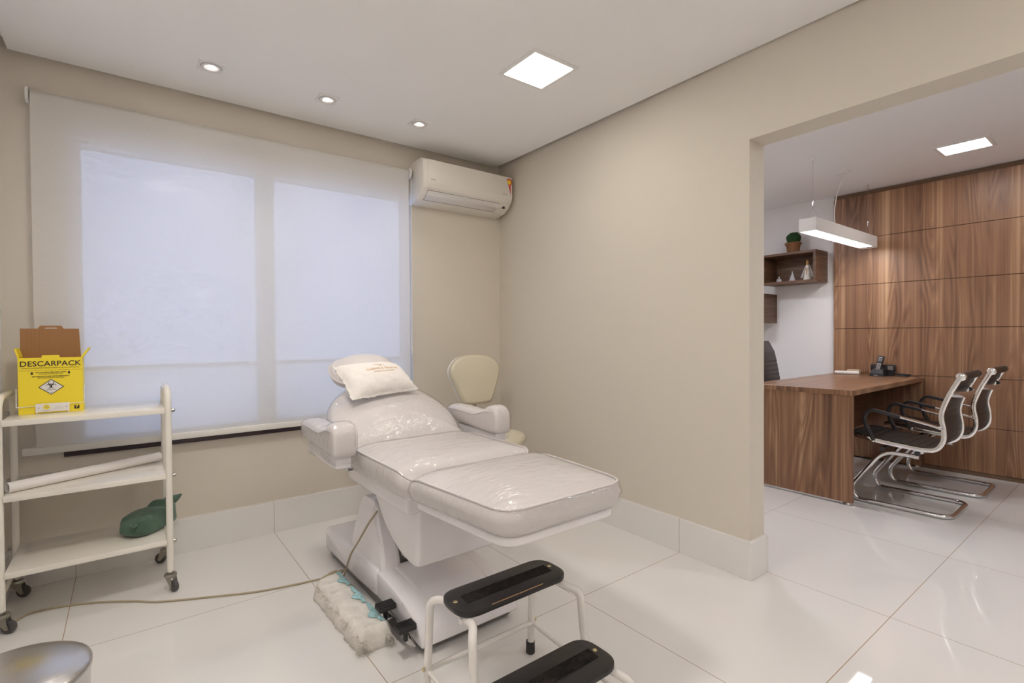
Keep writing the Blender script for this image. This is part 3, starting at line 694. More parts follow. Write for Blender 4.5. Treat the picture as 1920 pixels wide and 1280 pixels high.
bm = BM(); merge(bm, on_pillow(text_bm('GABRIELA PENAGE', .021, spacing=1.08), .10, .10, .02)); merge(bm, on_pillow(text_bm('DERMATOLOGIA', .0135, spacing=1.25), .10, -.08, .02))
t2 = bmesh.new()
tube(t2, fillet([(-.035, .012, 0), (-.02, .018, 0), (-.004, .014, 0), (.002, .006, 0)], .01), .0009, 5); tube(t2, fillet([(.0, .0, 0), (.006, .014, 0), (.018, .012, 0), (.026, .002, 0)], .01), .0008, 5); tube(t2, fillet([(-.004, -.002, 0), (.006, .006, 0), (.01, .016, 0)], .01), .0008, 5)
merge(bm, on_pillow(t2, .08, .25, .0)); obj('lettering', bm, M_gold, pl, smooth=False)

# ------------------------------------------------------------------ cream stool with a back, in the corner behind the chair
st = thing('stool_chair', 'cream upholstered swivel stool with a rounded back, in the corner behind the treatment chair', 'stool', (1.90, 2.68, 0))
so = resample(smooth_closed([(1.90 + .195 * math.cos(a), 2.66 + .19 * math.sin(a)) for a in [k * PI / 6 for k in range(12)]], 5), 60)
bm = BM(); pad(bm, so, .46, .535, er=.03, crown=.015, seam=.025); obj('seat', bm, M_cream, st, angle=180)
bk = [(.085, 0), (.125, .03), (.165, .12), (.198, .20), (.195, .245), (.155, .295), (.09, .322), (.0, .330)]
bko = resample(smooth_closed([(x, z) for x, z in bk] + [(-x, z) for x, z in bk[-2::-1]], 5), 80)
MK = Matrix.Translation((1.895, 2.872, .712)) @ Matrix.Rotation(math.radians(-6), 4, 'X') @ FRONT
bm = BM(); pad(bm, bko, -.02, .022, er=.012, crown=.010, seam=.016); xf(bm, MK); obj('backrest', bm, M_cream, st, angle=180)
bm = BM(); prism(bm, inset_poly(bko, -.003), 'z', -.032, -.018, .004, 2); xf(bm, MK); obj('backrest_shell', bm, M_acv, st, angle=40)
bm = BM(); tube(bm, fillet([(1.895, 2.90, .80), (1.895, 2.915, .62), (1.895, 2.86, .45), (1.90, 2.68, .445)], .06), .014, 10); obj('back_bar', bm, M_blackp, st)
bm = BM(); lathe(bm, [(.03, .12), (.03, .30), (.022, .30), (.022, .445), (.10, .45), (.10, .46)], (1.90, 2.68, 0), 20); obj('gas_column', bm, M_chrome, st)
bm = BM()
for k in range(5):
    a = 2 * PI * k / 5 + .5; tube(bm, [(1.90, 2.68, .115), (1.90 + .13 * math.cos(a), 2.68 + .13 * math.sin(a), .10), (1.90 + .25 * math.cos(a), 2.68 + .25 * math.sin(a), .075)], [.022, .018, .012], 10)
obj('star_base', bm, M_chrome, st)
for k in range(5):
    a = 2 * PI * k / 5 + .5; x, y = 1.90 + .25 * math.cos(a), 2.68 + .25 * math.sin(a)
    bm = BM(); lathe(bm, [(.001, -.018), (.022, -.018), (.026, -.012), (.026, .012), (.022, .018), (.001, .018)], seg=18, axis='x', M=Matrix.Translation((x, y, .026))); box(bm, x - .02, y - .01, .03, x + .02, y + .01, .075, .005, 1); obj('caster', bm, M_rubber, st)

# ------------------------------------------------------------------ white instrument trolley
tr = thing('trolley', 'white enamel three-shelf trolley on casters against the left wall', 'trolley', (-.13, 2.985, 0))
TXL, TXR, TYF, TYB = -.414, .144, 2.815, 3.168
for x in (TXL, TXR):
    bm = BM(); tube(bm, fillet([(x, TYF, .088), (x, TYF, .935), (x, TYB, .935), (x, TYB, .088)],   .085, 8), .0140, 16); obj('side_frame', bm, M_white, tr, angle=60)
    bm = BM(); cyl(bm, (x, TYF, .14), (x, TYB, .14), .009, 10); obj('stretcher', bm, M_white, tr)
for z in (.848, .546, .240):
    bm = BM(); box(bm, TXL + .012, TYF - .016, z - .024, TXR - .012, TYB + .012, z, .003, 2); sh = obj('shelf', bm, M_white, tr, angle=30)
    for y in (TYF, TYB):
        for x, s in ((TXL, -1), (TXR, 1)):
            bm = BM(); lathe(bm, [(.001, -.012), (.005, -.012), (.005, .0), (.009, .0), (.009, .010), (.006, .013), (.001, .014)], seg=10, axis='x', M=Matrix.Translation((x + s * .0135, y, z - .012)) @ Matrix.Rotation(PI if s < 0 else 0, 4, 'Z')); obj('screw', bm, M_zinc, sh)
def caster(x, y, a):
    M = Matrix.Translation((x, y, 0)) @ Matrix.Rotation(a, 4, 'Z')
    bm = BM(); lathe(bm, [(.010, .088), (.010, .080), (.024, .078), (.026, .072), (.026, .068), (.020, .064), (.012, .062)], seg=20)
    for s in (-1, 1): prism(bm, [(-.024, .066), (.022, .066), (.034, .020), (.022, .016)], 'y', s * .0135 - .0012, s * .0135 + .0012)
    box(bm, -.024, -.0135, .062, .022, .0135, .066); cyl(bm, (.026, -.018, .026), (.026, .018, .026), .004, 10); xf(bm, M); c = obj('caster', bm, M_zinc, tr, angle=40)
    bm = BM(); lathe(bm, [(.008, -.010), (.019, -.0105), (.0245, -.008), (.026, -.003), (.026, .003), (.0245, .008), (.019, .0105), (.008, .010)], seg=26, axis='y', M=M @ Matrix.Translation((.026, 0, .026))); obj('wheel', bm, M_grey_rub, c)
caster(TXL, TYF, -.5); caster(TXL, TYB, -.45); caster(TXR, TYF, -1.1); caster(TXR, TYB, 2.6)

# sharps box on the top shelf
BX0, BX1, BYF, BYB, BZ0, BZ1 = -.372, -.163, 2.965, 3.085, .8485, 1.090
sb = thing('sharps_container', 'yellow cardboard sharps box with open brown lid on the top shelf of the trolley', 'box', ((BX0 + BX1) / 2, (BYF + BYB) / 2, BZ0))
bm = BM(); e = .003
box(bm, BX0, BYF, BZ0, BX1, BYF + e, BZ1); box(bm, BX0, BYB - e, BZ0, BX1, BYB, BZ1); box(bm, BX0, BYF + e, BZ0, BX0 + e, BYB - e, BZ1); box(bm, BX1 - e, BYF + e, BZ0, BX1, BYB - e, BZ1); box(bm, BX0 + e, BYF + e, BZ0, BX1 - e, BYB - e, BZ0 + e)
obj('carton_body', bm, M_yellow, sb, smooth=False)
for x, s, d_ in ((BX0, -1, .011), (BX1, 1, .026)):
    bm = BM(); prism(bm, [(x, BZ1 - .004), (x + s * d_, BZ1 + .038), (x + s * (d_ - .004), BZ1 + .042), (x - s * .004, BZ1 + .004)], 'y', BYF + .004, BYB - .01, .0008, 1); obj('side_flap', bm, M_yellow, sb, smooth=False)
bm = BM(); prism(bm, [(BX0 + .0035, BZ1 - .01), (BX1 - .010, BZ1 - .01), (BX1 - .016, BZ1 + .128), (BX0 - .005, BZ1 + .128), (BX0 - .005, BZ1 + .012)], 'y', BYB - .006, BYB - .002); obj('lid', bm, M_carton, sb, smooth=False)
bm = BM(); xm = (BX0 + BX1) / 2 - .008; tp = BZ1 + .128
prism(bm, [(xm - .044, tp - .001), (xm - .036, tp + .013), (xm + .036, tp + .013), (xm + .044, tp - .001), (xm + .022, tp - .001), (xm + .018, tp + .004), (xm - .018, tp + .004), (xm - .022, tp - .001)], 'y', BYB - .006, BYB - .002); obj('lid_tab', bm, M_carton, sb, smooth=False)
bm = BM(); xm = (BX0 + BX1) / 2
prism(bm, rpoly([(xm - .029, BZ1 - .003, .001), (xm + .029, BZ1 - .003, .001), (xm + .029, BZ1 + .011, .006), (xm - .029, BZ1 + .011, .006)], 4), 'y', BYF - .001, BYF + .002); obj('front_tab', bm, M_yellow, sb, smooth=False)
def ftext(bm, s, size, x, z, y, **k): merge(bm, text_bm(s, size, **k), Matrix.Translation((x, y, z)) @ FRONT)
yf = BYF - .0006
bm = BM(); ftext(bm, 'DESCARPACK', .0315, xm, BZ1 - .027, yf, bold=.0004, spacing=1.02)
ftext(bm, 'Coletor de materiais perfurocortantes | Colector de materiales punzocortantes', .0058, xm, BZ1 - .044, yf)
for k in range(29): box(bm, BX0 + .003 + k * .0071, yf, BZ1 - .0555, BX0 + .0073 + k * .0071, yf + .0004, BZ1 - .0543)
ftext(bm, 'NÃO ENCHER ACIMA DESTA LINHA', .0062, xm, BZ1 - .064, yf, bold=.0001); ftext(bm, 'NO LLENAR ENCIMA DE ESTA LINEA', .0048, xm, BZ1 - .071, yf)
ftext(bm, 'RECOMENDA-SE DESCARTE ADEQUADO', .0066, xm, BZ1 - .0815, yf, bold=.0001); ftext(bm, 'RECOMIENDA DESCARTE ADECUADO', .0050, xm, BZ1 - .088, yf)
for ax in (xm - .061, xm + .059):
    z = BZ1 - .067; prism(bm, [(ax - .003, z - .006), (ax + .003, z - .006), (ax + .003, z), (ax + .0058, z), (ax, z + .007), (ax - .0058, z), (ax - .003, z)], 'y', yf, yf + .0004)
dz = BZ1 - .128; DH, DV = .0415, .0345
t2 = bmesh.new()   # black rim of the diamond
for k in range(4):
    A = [(DH, 0), (0, DV), (-DH, 0), (0, -DV)]; a, b = A[k], A[(k + 1) % 4]; i = .90
    prism(t2, [a, b, (b[0] * i, b[1] * i), (a[0] * i, a[1] * i)], 'z', 0, .0006)
merge(bm, t2, Matrix.Translation((xm, BYF - .0004, dz)) @ FRONT)
obj('printing', bm, M_ink, sb, smooth=False)
bm = BM(); prism(bm, [(xm + DH * .91, dz), (xm, dz + DV * .91), (xm - DH * .91, dz), (xm, dz - DV * .91)], 'y', BYF - .0008, BYF + .0004); obj('hazard_diamond', bm, M_label, sb, smooth=False)
bm = BM(); yb = BYF - .0013
def arc_band(bm, cx, cz, r0, r1, a0, a1, n=18):
    t2 = bmesh.new(); P = []
    for k in range(n + 1):
        a = a0 + (a1 - a0) * k / n; tpr = math.sin(PI * k / n) * .75 + .25
        ri = r1 - (r1 - r0) * tpr; P.append(((r1 * math.cos(a), r1 * math.sin(a)), (ri * math.cos(a), ri * math.sin(a))))
    for (a, b), (c, d) in zip(P, P[1:]):
        prism(t2, [a, c, d, b], 'z', 0, .0003)
    merge(bm, t2, Matrix.Translation((cx, yb, cz)) @ FRONT)
bz = dz + .0075
for k in range(3):
    a = PI / 2 + k * 2 * PI / 3; cx0, cz0 = xm + .0085 * math.cos(a), bz + .0085 * math.sin(a)
    arc_band(bm, cx0, cz0, .0062, .0098, a + .55 + 0, a + 2 * PI - .55)
    t2 = bmesh.new(); prism(t2, [(-.0016, .0), (.0016, 0), (.0012, .008), (-.0012, .008)], 'z', 0, .0003); merge(bm, t2, Matrix.Translation((xm, yb, bz)) @ FRONT @ Matrix.Rotation(a + PI - PI / 2, 4, 'Z'))
arc_band(bm, xm, bz, .0062, .0078, 0, 2 * PI)
ftext(bm, 'INFECTANTE', .0052, xm, dz - .0125, yb, bold=.00005); ftext(bm, 'N.6', .005, xm, dz - .0245, yb)
obj('hazard_symbol', bm, M_ink, sb, smooth=False)
bm = BM(); lx0, lx1, lz0, lz1 = xm - .051, xm + .059, BZ0 + .006, BZ0 + .043; box(bm, lx0, BYF - .0075, lz0, lx1, BYF - .0055, lz1, .0005, 1)
for x in (lx0 + .003, lx1 - .006): box(bm, x, BYF - .0075, BZ0, x + .003, BYF - .0055, lz0 + .001)
hl = obj('holder_plate', bm, M_label, sb, smooth=False)
bm = BM(); lathe(bm, [(.001, 0), (.0108, 0), (.0108, .0005), (.001, .0005)], seg=24, axis='y', M=Matrix.Translation((lx0 + .035, BYF - .0081, lz0 + .0215))); obj('logo_disc', bm, M_yellow, hl, smooth=False)
bm = BM(); yl = BYF - .0086; ftext(bm, 'Descarpack', .0062, lx0 + .035, lz0 + .0075, yl + .0008, bold=.00005); ftext(bm, 'resíduos', .004, lx0 + .035, lz0 + .003, yl + .0008); ftext(bm, 'SUPORTE', .0045, lx0 + .073, lz0 + .0185, yl + .0008); ftext(bm, 'coletor perfurocortante', .0038, lx0 + .073, lz0 + .0135, yl + .0008)
for a in (PI / 2 + .5, PI / 2 - .5, PI + .3, -.3, -PI / 2): cyl(bm, (lx0 + .035, yl, lz0 + .0215), (lx0 + .035 + .008 * math.cos(a), yl, lz0 + .0215 + .008 * math.sin(a)), .0007, 5)
for x in (lx0 + .010, lx1 - .010): lathe(bm, [(.001, 0), (.0025, 0), (.0025, .0008), (.001, .0008)], seg=10, axis='y', M=Matrix.Translation((x, yl, lz0 + .019)))
obj('label_print', bm, M_grey, hl, smooth=False)
bm = BM(); box(bm, BX1 - .030, yf, BZ0 + .011, BX1 - .0125, yf + .0006, BZ0 + .027); obj('seven_patch', bm, M_ink, sb, smooth=False)
bm = BM(); ftext(bm, '7', .0165, BX1 - .0213, BZ0 + .0198, yf - .0004, bold=.0004); obj('numeral', bm, M_yellow, sb, smooth=False)
bm = BM(); tube(bm, fillet([(BX0 - .006, BYB, BZ0 + .11), (BX0 - .006, BYF - .004, BZ0 + .11), (BX0 - .006, BYF - .006, BZ0 + .032), (BX1 + .005, BYF - .006, BZ0 + .038), (BX1 + .005, BYF - .004, BZ0 + .11), (BX1 + .005, BYB, BZ0 + .11)], .006, 4), .0016, 8); obj('wire_holder', bm, M_label, sb)

# paper roll on the middle shelf
p0, p1 = Vector((-.396, 2.856, .5685)), Vector((.122, 3.120, .5685)); ax = (p1 - p0).normalized()
t2 = bmesh.new(); Ln = (p1 - p0).length
lathe(t2, [(.0185, 0), (.0215, 0), (.0215, Ln), (.0185, Ln), (.0185, .0)], seg=28, capb=False, capt=False)
bm = BM(); merge(bm, t2, Matrix.Translation(p0) @ ax.to_track_quat('Z', 'Y').to_matrix().to_4x4())
single('paper_roll', bm, M_paper, 'white paper roll lying askew on the middle shelf of the trolley', 'paper roll', tuple(p0))

# green cloth bundle on the bottom shelf
bm = BM(); bmesh.ops.create_icosphere(bm, subdivisions=5, radius=1)
gd = Vector((.125, .135, 0)).normalized(); gx = Vector((gd.y, -gd.x, 0)); gc = Vector((.070, 3.005, .2955))
for v in bm.verts:
    p = v.co.copy(); l, w_, h = p.x, p.y, p.z
    sq = lambda a, k: math.copysign(abs(a) ** k, a)
    L2, W2, H2 = sq(l, .5) * .122, sq(w_, .5) * .072, sq(h, .5) * .056
    k = 1 - .16 * max(0, l) ** 2 - .22 * max(0, -l - .3) ** 1.2; W2 *= k; H2 *= 1 - .45 * max(0, -l - .55)
    H2 += .012 * max(0, h) * math.tanh((l - .25) * 9) - .012 * max(0, h) * math.exp(-((l - .22) / .1) ** 2)
    q = gc + gd * L2 + gx * W2 + Vector((0, 0, H2))
    n1 = noise.noise(q * 11) * .008 + abs(noise.noise(q * 24 + Vector((3, 1, 0)))) * .007
    q += (q - gc).normalized() * n1
    q.z = max(q.z, .2405); v.co = q
gb = thing('cloth_bundle', 'green surgical cloth folded into a parcel on the bottom shelf of the trolley', 'cloth bundle', (gc.x, gc.y, .2405))
obj('wrapped_cloth', bm, M_green, gb, angle=180)
def P3(l, w_, h): return gc + gd * l + gx * w_ + Vector((0, 0, h))
def flap(name, R):
    bm = BM(); loft(bm, R); bmesh.ops.subdivide_edges(bm, edges=bm.edges[:], cuts=2, use_grid_fill=True, smooth=.5); obj(name, bm, M_green, gb, angle=180)
flap('tucked_corner', [[P3(-.118, .030, .020), P3(-.122, .052, .010), P3(-.116, .034, .004)], [P3(-.137, .024, .018), P3(-.142, .050, .006), P3(-.136, .028, .000)], [P3(-.139, .046, .012), P3(-.141, .058, .004), P3(-.136, .050, .000)]])
flap('loose_corner', [[P3(.10, .03, .05), P3(.11, -.03, .05), P3(.105, 0, .02)], [P3(.14, .035, .056), P3(.15, -.018, .052), P3(.145, 0, .02)], [P3(.176, .036, .066), P3(.168, .0, .058), P3(.165, .004, .04)]])

# ------------------------------------------------------------------ steel pedal bin, lower left corner
bx, by, R = -.240, 1.700, .155
bn = thing('pedal_bin', 'round brushed steel bin with domed lid in the bottom left corner', 'bin', (bx, by, 0))
bm = BM(); lathe(bm, [(R - .015, .03), (R - .012, .035), (R - .006, .10), (R - .002, .325), (R - .002, .328), (R - .006, .328), (R - .014, .06)], (bx, by, 0), 56, capt=False); obj('body', bm, M_steel, bn)
bm = BM(); lathe(bm, [(R - .006, .330), (R + .001, .330), (R + .002, .335), (R + .002, .346), (R - .001, .351), (R - .012, .357), (R * .78, .366), (R * .52, .374), (R * .26, .378), (.0, .379)], (bx, by, 0), 56); obj('lid', bm, M_steel, bn, angle=60)
bm = BM(); lathe(bm, [(.0, 0), (R - .009, 0), (R - .007, .004), (R - .007, .028), (R - .015, .03), (0, .03)], (bx, by, 0), 48); obj('base_ring', bm, M_blackp, bn)
bm = BM(); box(bm, bx - .03, by - .19, .012, bx + .03, by - .12, .02, .003, 1); obj('pedal', bm, M_blackp, bn)

# ------------------------------------------------------------------ wrapped foot control and cords
fc = thing('foot_control', 'foot control box wrapped in a grubby quilted pad, on the floor beside the chair base', 'foot control', (.725, 2.08, 0))
cA, cB, cC, cD = Vector((.645, 2.315, 0)), Vector((.655, 1.80, 0)), Vector((.790, 1.785, 0)), Vector((.785, 2.365, 0))
NX, NY = 26, 70; grid = []
def px(u, v, z=0.):
    d = fw + rt * ((u - 960) / f_px) - up * ((v - 640) / f_px); k = (z - H) / d.z; return Vector((d.x * k, d.y * k, z))
def wrap_pt(a, b, h=None):
    base = (cB * (1 - a) + cC * a) * (1 - b) + (cA * (1 - a) + cD * a) * b
    hh = .078 + .003 * a
    scal = .006 * math.sin(b * PI * 13) * (1 - (2 * a - .8) ** 2)
    return base + Vector((0, 0, hh + scal * .8 + noise.noise(Vector((a * 4, b * 14, 1))) * .006))
bm = BM(); rings = []
for j in range(NY + 1):
    b = j / NY; r_ = []
    e = min(b, 1 - b) / .03; k = min(1, e) ** .5
    for i in range(NX + 1):
        a = i / NX; p = wrap_pt(a, b); ea = min(a, 1 - a) / .14; ka = min(1, ea) ** .5
        p.z = .004 + (p.z - .004) * (.15 + .85 * k) * (.25 + .75 * ka)
        fl = 1 - ka * k
        p += Vector((noise.noise(p * 30), noise.noise(p * 30 + Vector((5, 0, 0))), noise.noise(p * 24) * .3)) * (.003 + .005 * fl)
        r_.append(bm.verts.new(p))
    rings.append(r_)
for j in range(NY):
    for i in range(NX): bm.faces.new((rings[j][i], rings[j][i + 1], rings[j + 1][i + 1], rings[j + 1][i]))
bor = [rings[0][i] for i in range(NX + 1)] + [rings[j][NX] for j in range(1, NY + 1)] + [rings[NY][i] for i in range(NX - 1, -1, -1)] + [rings[j][0] for j in range(NY - 1, 0, -1)]
low = [bm.verts.new((v.co.x + noise.noise(v.co * 60) * .006, v.co.y + noise.noise(v.co * 50 + Vector((2, 2, 2))) * .006, .001)) for v in bor]
n = len(bor)
for k in range(n): bm.faces.new((bor[k], low[k], low[(k + 1) % n], bor[(k + 1) % n]))
bm.faces.new(low); bmesh.ops.recalc_face_normals(bm, faces=bm.faces); obj('quilted_wrap', bm, M_wrap, fc, angle=180)
bm = BM()   # frayed fringe along the long edge and the near corners
random.seed(3)
for k in range(190):
    b = random.random(); p = cB.lerp(cA, b); p.z = random.uniform(.012, .07)
    if k > 140: p = cB.lerp(cC, random.choice((random.uniform(-.06, .2), random.uniform(.7, .92)))); p.z = random.uniform(.005, .05)
    d = Vector((random.uniform(-.013, -.003), random.uniform(-.008, .008), random.uniform(-.010, .002)))
    if k > 140: d = Vector((random.uniform(-.015, .015), random.uniform(-.028, -.005), random.uniform(-.012, 0)))
    q = p + Vector((.008, 0, 0)); m_ = q + d * .6 + Vector((0, 0, .003)); e_ = q + d * 1.2; e_.z = max(.002, e_.z); m_.z = max(.002, m_.z)
    tube(bm, [q, m_, e_], [.0019, .0013, .0005], 5)
o = obj('frayed_fringe', bm, M_fluff, fc, angle=180); o['kind'] = 'stuff'
bm = BM()   # printed teal strip with scallops
def strip_poly(b0, b1):
    n = 14; L_ = []
    for k in range(n + 1): L_.append((.90, b0 + (b1 - b0) * k / n))
    for k in range(n, -1, -1):
        q = k / n; w_ = .735 - .16 * max(0, 1 - abs(q - .45) / .16) ** .7 + .03 * math.sin(q * 9)
        L_.append((w_, b0 + (b1 - b0) * q))
    return L_
for b0, b1 in ((.06, .33), (.37, .64), (.68, .95)):
    n = 20; rows = []
    for k in range(n + 1):
        q = k / n; lo_ = .74 - .20 * max(0, 1 - abs(q - .42) / .17) ** .6; b = b0 + (b1 - b0) * q
        row = []
        for i in range(7):
            a = lo_ + (.875 - lo_) * i / 6; p = wrap_pt(a, b); p.z += .0055; p.z -= .012 * max(0, a - .84) / .04 * .3; row.append(bm.verts.new(p))
        rows.append(row)
    for A, B in zip(rows, rows[1:]):
        for i in range(6): bm.faces.new((A[i], A[i + 1], B[i + 1], B[i]))
bmesh.ops.recalc_face_normals(bm, faces=bm.faces)
for f_ in bm.faces:
    if f_.normal.z < 0: f_.normal_flip()
bmesh.ops.solidify(bm, geom=bm.faces[:], thickness=.0012); obj('printed_strip', bm, M_teal, fc, angle=60)
bm = BM(); RL = [px(604, 1106, .05), px(599, 1096, .064), px(604, 1085, .074), px(617, 1078.5, .078), px(630, 1073, .076)]
tube(bm, fillet(RL, .03), .0085, 12)
for k in range(9):
    a = RL[3].lerp(RL[4], .1 + .9 * k / 8); tdir = (RL[4] - RL[3]).normalized(); tube(bm, [a - tdir * .0016, a + tdir * .0016], .0115, 12)
obj('strain_relief', bm, M_cord, fc, angle=60)

def floor_cord(name, pts, r, m, label):
    P = []
    c = [Vector(p) for p in pts]
    for i in range(len(c) - 1):
        p0, p1, p2, p3 = c[max(0, i - 1)], c[i], c[i + 1], c[min(len(c) - 1, i + 2)]
        for k in range(8):
            t_ = k / 8; P.append(.5 * ((2 * p1) + (p2 - p0) * t_ + (2 * p0 - 5 * p1 + 4 * p2 - p3) * t_ * t_ + (3 * p1 - p0 - 3 * p2 + p3) * t_ ** 3))
    P.append(c[-1]); bm = BM(); tube(bm, P, r, 10); return single(name, bm, m, label, 'cord', tuple(c[0]), angle=180)
floor_pts = [px(-60, 1200, .0045), px(10, 1172, .0045), px(28, 1164, .0045), px(60, 1148, .0045), px(120, 1136, .0045), px(180, 1129, .0045), px(250, 1126.5, .0045), px(300, 1127.5, .0045), px(400, 1118, .0045), px(480, 1109, .0045), px(550, 1096, .0045), px(582, 1089, .0045), px(605, 1084, .0045)]
floor_pts += [px(620, 1080, .0045), px(637, 1076, .015), px(643, 1070, .05), px(638, 1069.5, .073), RL[4] + (RL[4] - RL[3]).normalized() * .007]
floor_cord('power_cord', [tuple(p) for p in floor_pts], .0042, M_cord, 'long beige cord running across the floor from the foot control to under the trolley')
floor_cord('control_cord', [(.872, 2.135, .395), (.845, 2.165, .34), (.822, 2.235, .24), (.808, 2.29, .17), (.805, 2.33, .11), (.802, 2.36, .06), (.80, 2.385, .010), (.815, 2.35, .006), (.822, 2.30, .005)], .0045, M_cord, 'beige cord hanging down the lift column of the treatment chair')

# ------------------------------------------------------------------ two-step stool in the foreground
ss = thing('step_stool', 'white tube two-step stool with black treads in the foreground', 'step stool', (.955, 1.18, 0))
SX0, SX1 = .745, 1.165
def tread(x0, x1, yc, z, dep):
    o = resample(rpoly([(x0, yc - dep / 2, .062), (x1, yc - dep / 2, .062), (x1, yc + dep / 2, .062), (x0, yc + dep / 2, .062)], 8), 90)
    bm = BM(); prism(bm, o, 'z', z - .019, z, .004, 2); t_ = obj('tread', bm, M_step, ss, angle=40)
    bm = BM(); prism(bm, [(x0 + .045, yc - .027), (x1 - .04, yc - .027), (x1 - .036, yc + .022), (x0 + .05, yc + .022)], 'z', z, z + .0012); obj('grip_strip', bm, M_grip, t_, smooth=False)
    for x in (x0 + .022, x1 - .024):
        bm = BM(); lathe(bm, [(.0, .0018), (.002, .0022), (.0055, .0018), (.007, .0)], (x, yc + .004, z), 16); obj('screw', bm, M_brass, t_)
    if z > .3:
        bm = BM(); tube(bm, [(x0 + .10, yc - dep / 2 + .0035, z - .0015), (x0 + .30, yc - dep / 2 + .0035, z - .0012)], .0018, 6); obj('worn_edge', bm, M_worn, t_)
tread(SX0, SX1, 1.285, .380, .155); tread(SX0 - .012, SX1 - .012, 1.062, .205, .165)
for x, dx in ((SX0 + .028, -.028), (SX1 - .030, .028)):
    bm = BM(); xo = x + dx
    pts = [(xo + dx * .2, 1.425, .035), (xo, 1.405, .342), (x, 1.375, .349), (x, 1.20, .349), (xo, 1.163, .337), (xo + dx * .1, 1.150, .20), (x, 1.10, .173), (x, .99, .173), (xo, .955, .155), (xo + dx * .3, .925, .03)]
    tube(bm, fillet(pts, [.05, .06, .02, .03, .05, .05, .03, .03, .05, .05], 7), .0125, 14); obj('side_frame', bm, M_tubew, ss, angle=60)
    for y, xx in ((1.427, xo + dx * .2), (.9225, xo + dx * .3)):
        bm = BM(); lathe(bm, [(.014, .0), (.0165, .003), (.016, .045), (.013, .046)], (xx, y, 0), 18); obj('rubber_foot', bm, M_rubber, ss)
    bm = BM(); tube(bm, [(xo + dx * .15, 1.418, .115), (xo + dx * .25, .93, .085)], .006, 8); obj('side_rail', bm, M_tubew, ss)
    bm = BM(); lathe(bm, [(.001, -.006), (.006, -.005), (.006, .0), (.001, .001)], seg=12, axis='x', M=Matrix.Translation((xo + dx * .15 + math.copysign(.0135, dx), 1.417, .125)) @ Matrix.Rotation(0 if dx < 0 else PI, 4, 'Z')); obj('bolt', bm, M_brass, ss)
bm = BM(); tube(bm, [(SX0, 1.417, .118), (SX1 - .004, 1.417, .118)], .0085, 10); obj('rear_crossbar', bm, M_tubew, ss)
bm = BM(); lathe(bm, [(.001, -.004), (.009, -.003), (.009, .002), (.001, .003)], seg=14, axis='x', M=Matrix.Translation((SX0 + .014, 1.245, .344))); obj('end_plug', bm, M_label, ss)

# ------------------------------------------------------------------ office beyond the opening
# walnut wall cladding
wp = thing('wall_panelling', 'walnut wall panelling in wide horizontal boards on the office wall', 'wall panelling', (5.485, .5, 0))
zz = [.035, .400, .797, 1.213, 1.622, 2.058, 2.458]
for a, b in zip(zz, zz[1:]):
    bm = BM(); box(bm, 5.470, -2.5, a + .002, 5.488, 1.985, b - .002, .0012, 1)
    o = obj('panel', bm, M_wood_wall, wp, smooth=False)
bm = BM(); box(bm, 5.486, -2.5, 0, 5.499, 1.983, 2.495); box(bm, 5.476, -2.5, 0.001, 5.488, 1.983, .034); obj('backing', bm, M_wood_dark, wp, smooth=False)

# desk
dk = thing('desk', 'walnut office desk with a panel end, standing against the wall panelling', 'desk', (4.67, 1.63, 0))
DX0, DX1, DY0, DY1, DZ = 3.873, 5.466, 1.290, 1.985, .783
bm = BM(); box(bm, DX0, DY0, DZ - .036, DX1, DY1, DZ, .0012, 1); obj('desktop', bm, M_wood_x, dk, smooth=False)
bm = BM(); box(bm, DX0 + .006, DY0 + .003, .018, DX0 + .036, DY1 - .003, DZ - .0365, .001, 1); obj('side_panel', bm, M_wood_v, dk, smooth=False)
bm = BM(); box(bm, DX1 - .034, DY0 + .003, .018, DX1 - .004, DY1 - .003, DZ - .0365, .001, 1); obj('side_panel', bm, M_wood_v, dk, smooth=False)
bm = BM(); box(bm, DX0 + .036, 1.70, .33, DX1 - .034, 1.718, DZ - .0365); obj('modesty_panel', bm, M_wood_m, dk, smooth=False)
bm = BM(); box(bm, DX0 + .008, DY0 + .06, .006, DX0 + .034, DY1 - .04, .018); obj('foot_rail', bm, M_steel, dk, smooth=False)
for y in (DY0 + .03, DY1 - .03):
    for x in (DX0 + .02, DX1 - .02):
        bm = BM(); lathe(bm, [(.0, 0), (.011, 0), (.013, .003), (.013, .012), (.009, .019)], (x, y, 0), 14); obj('levelling_foot', bm, M_chrome, dk)

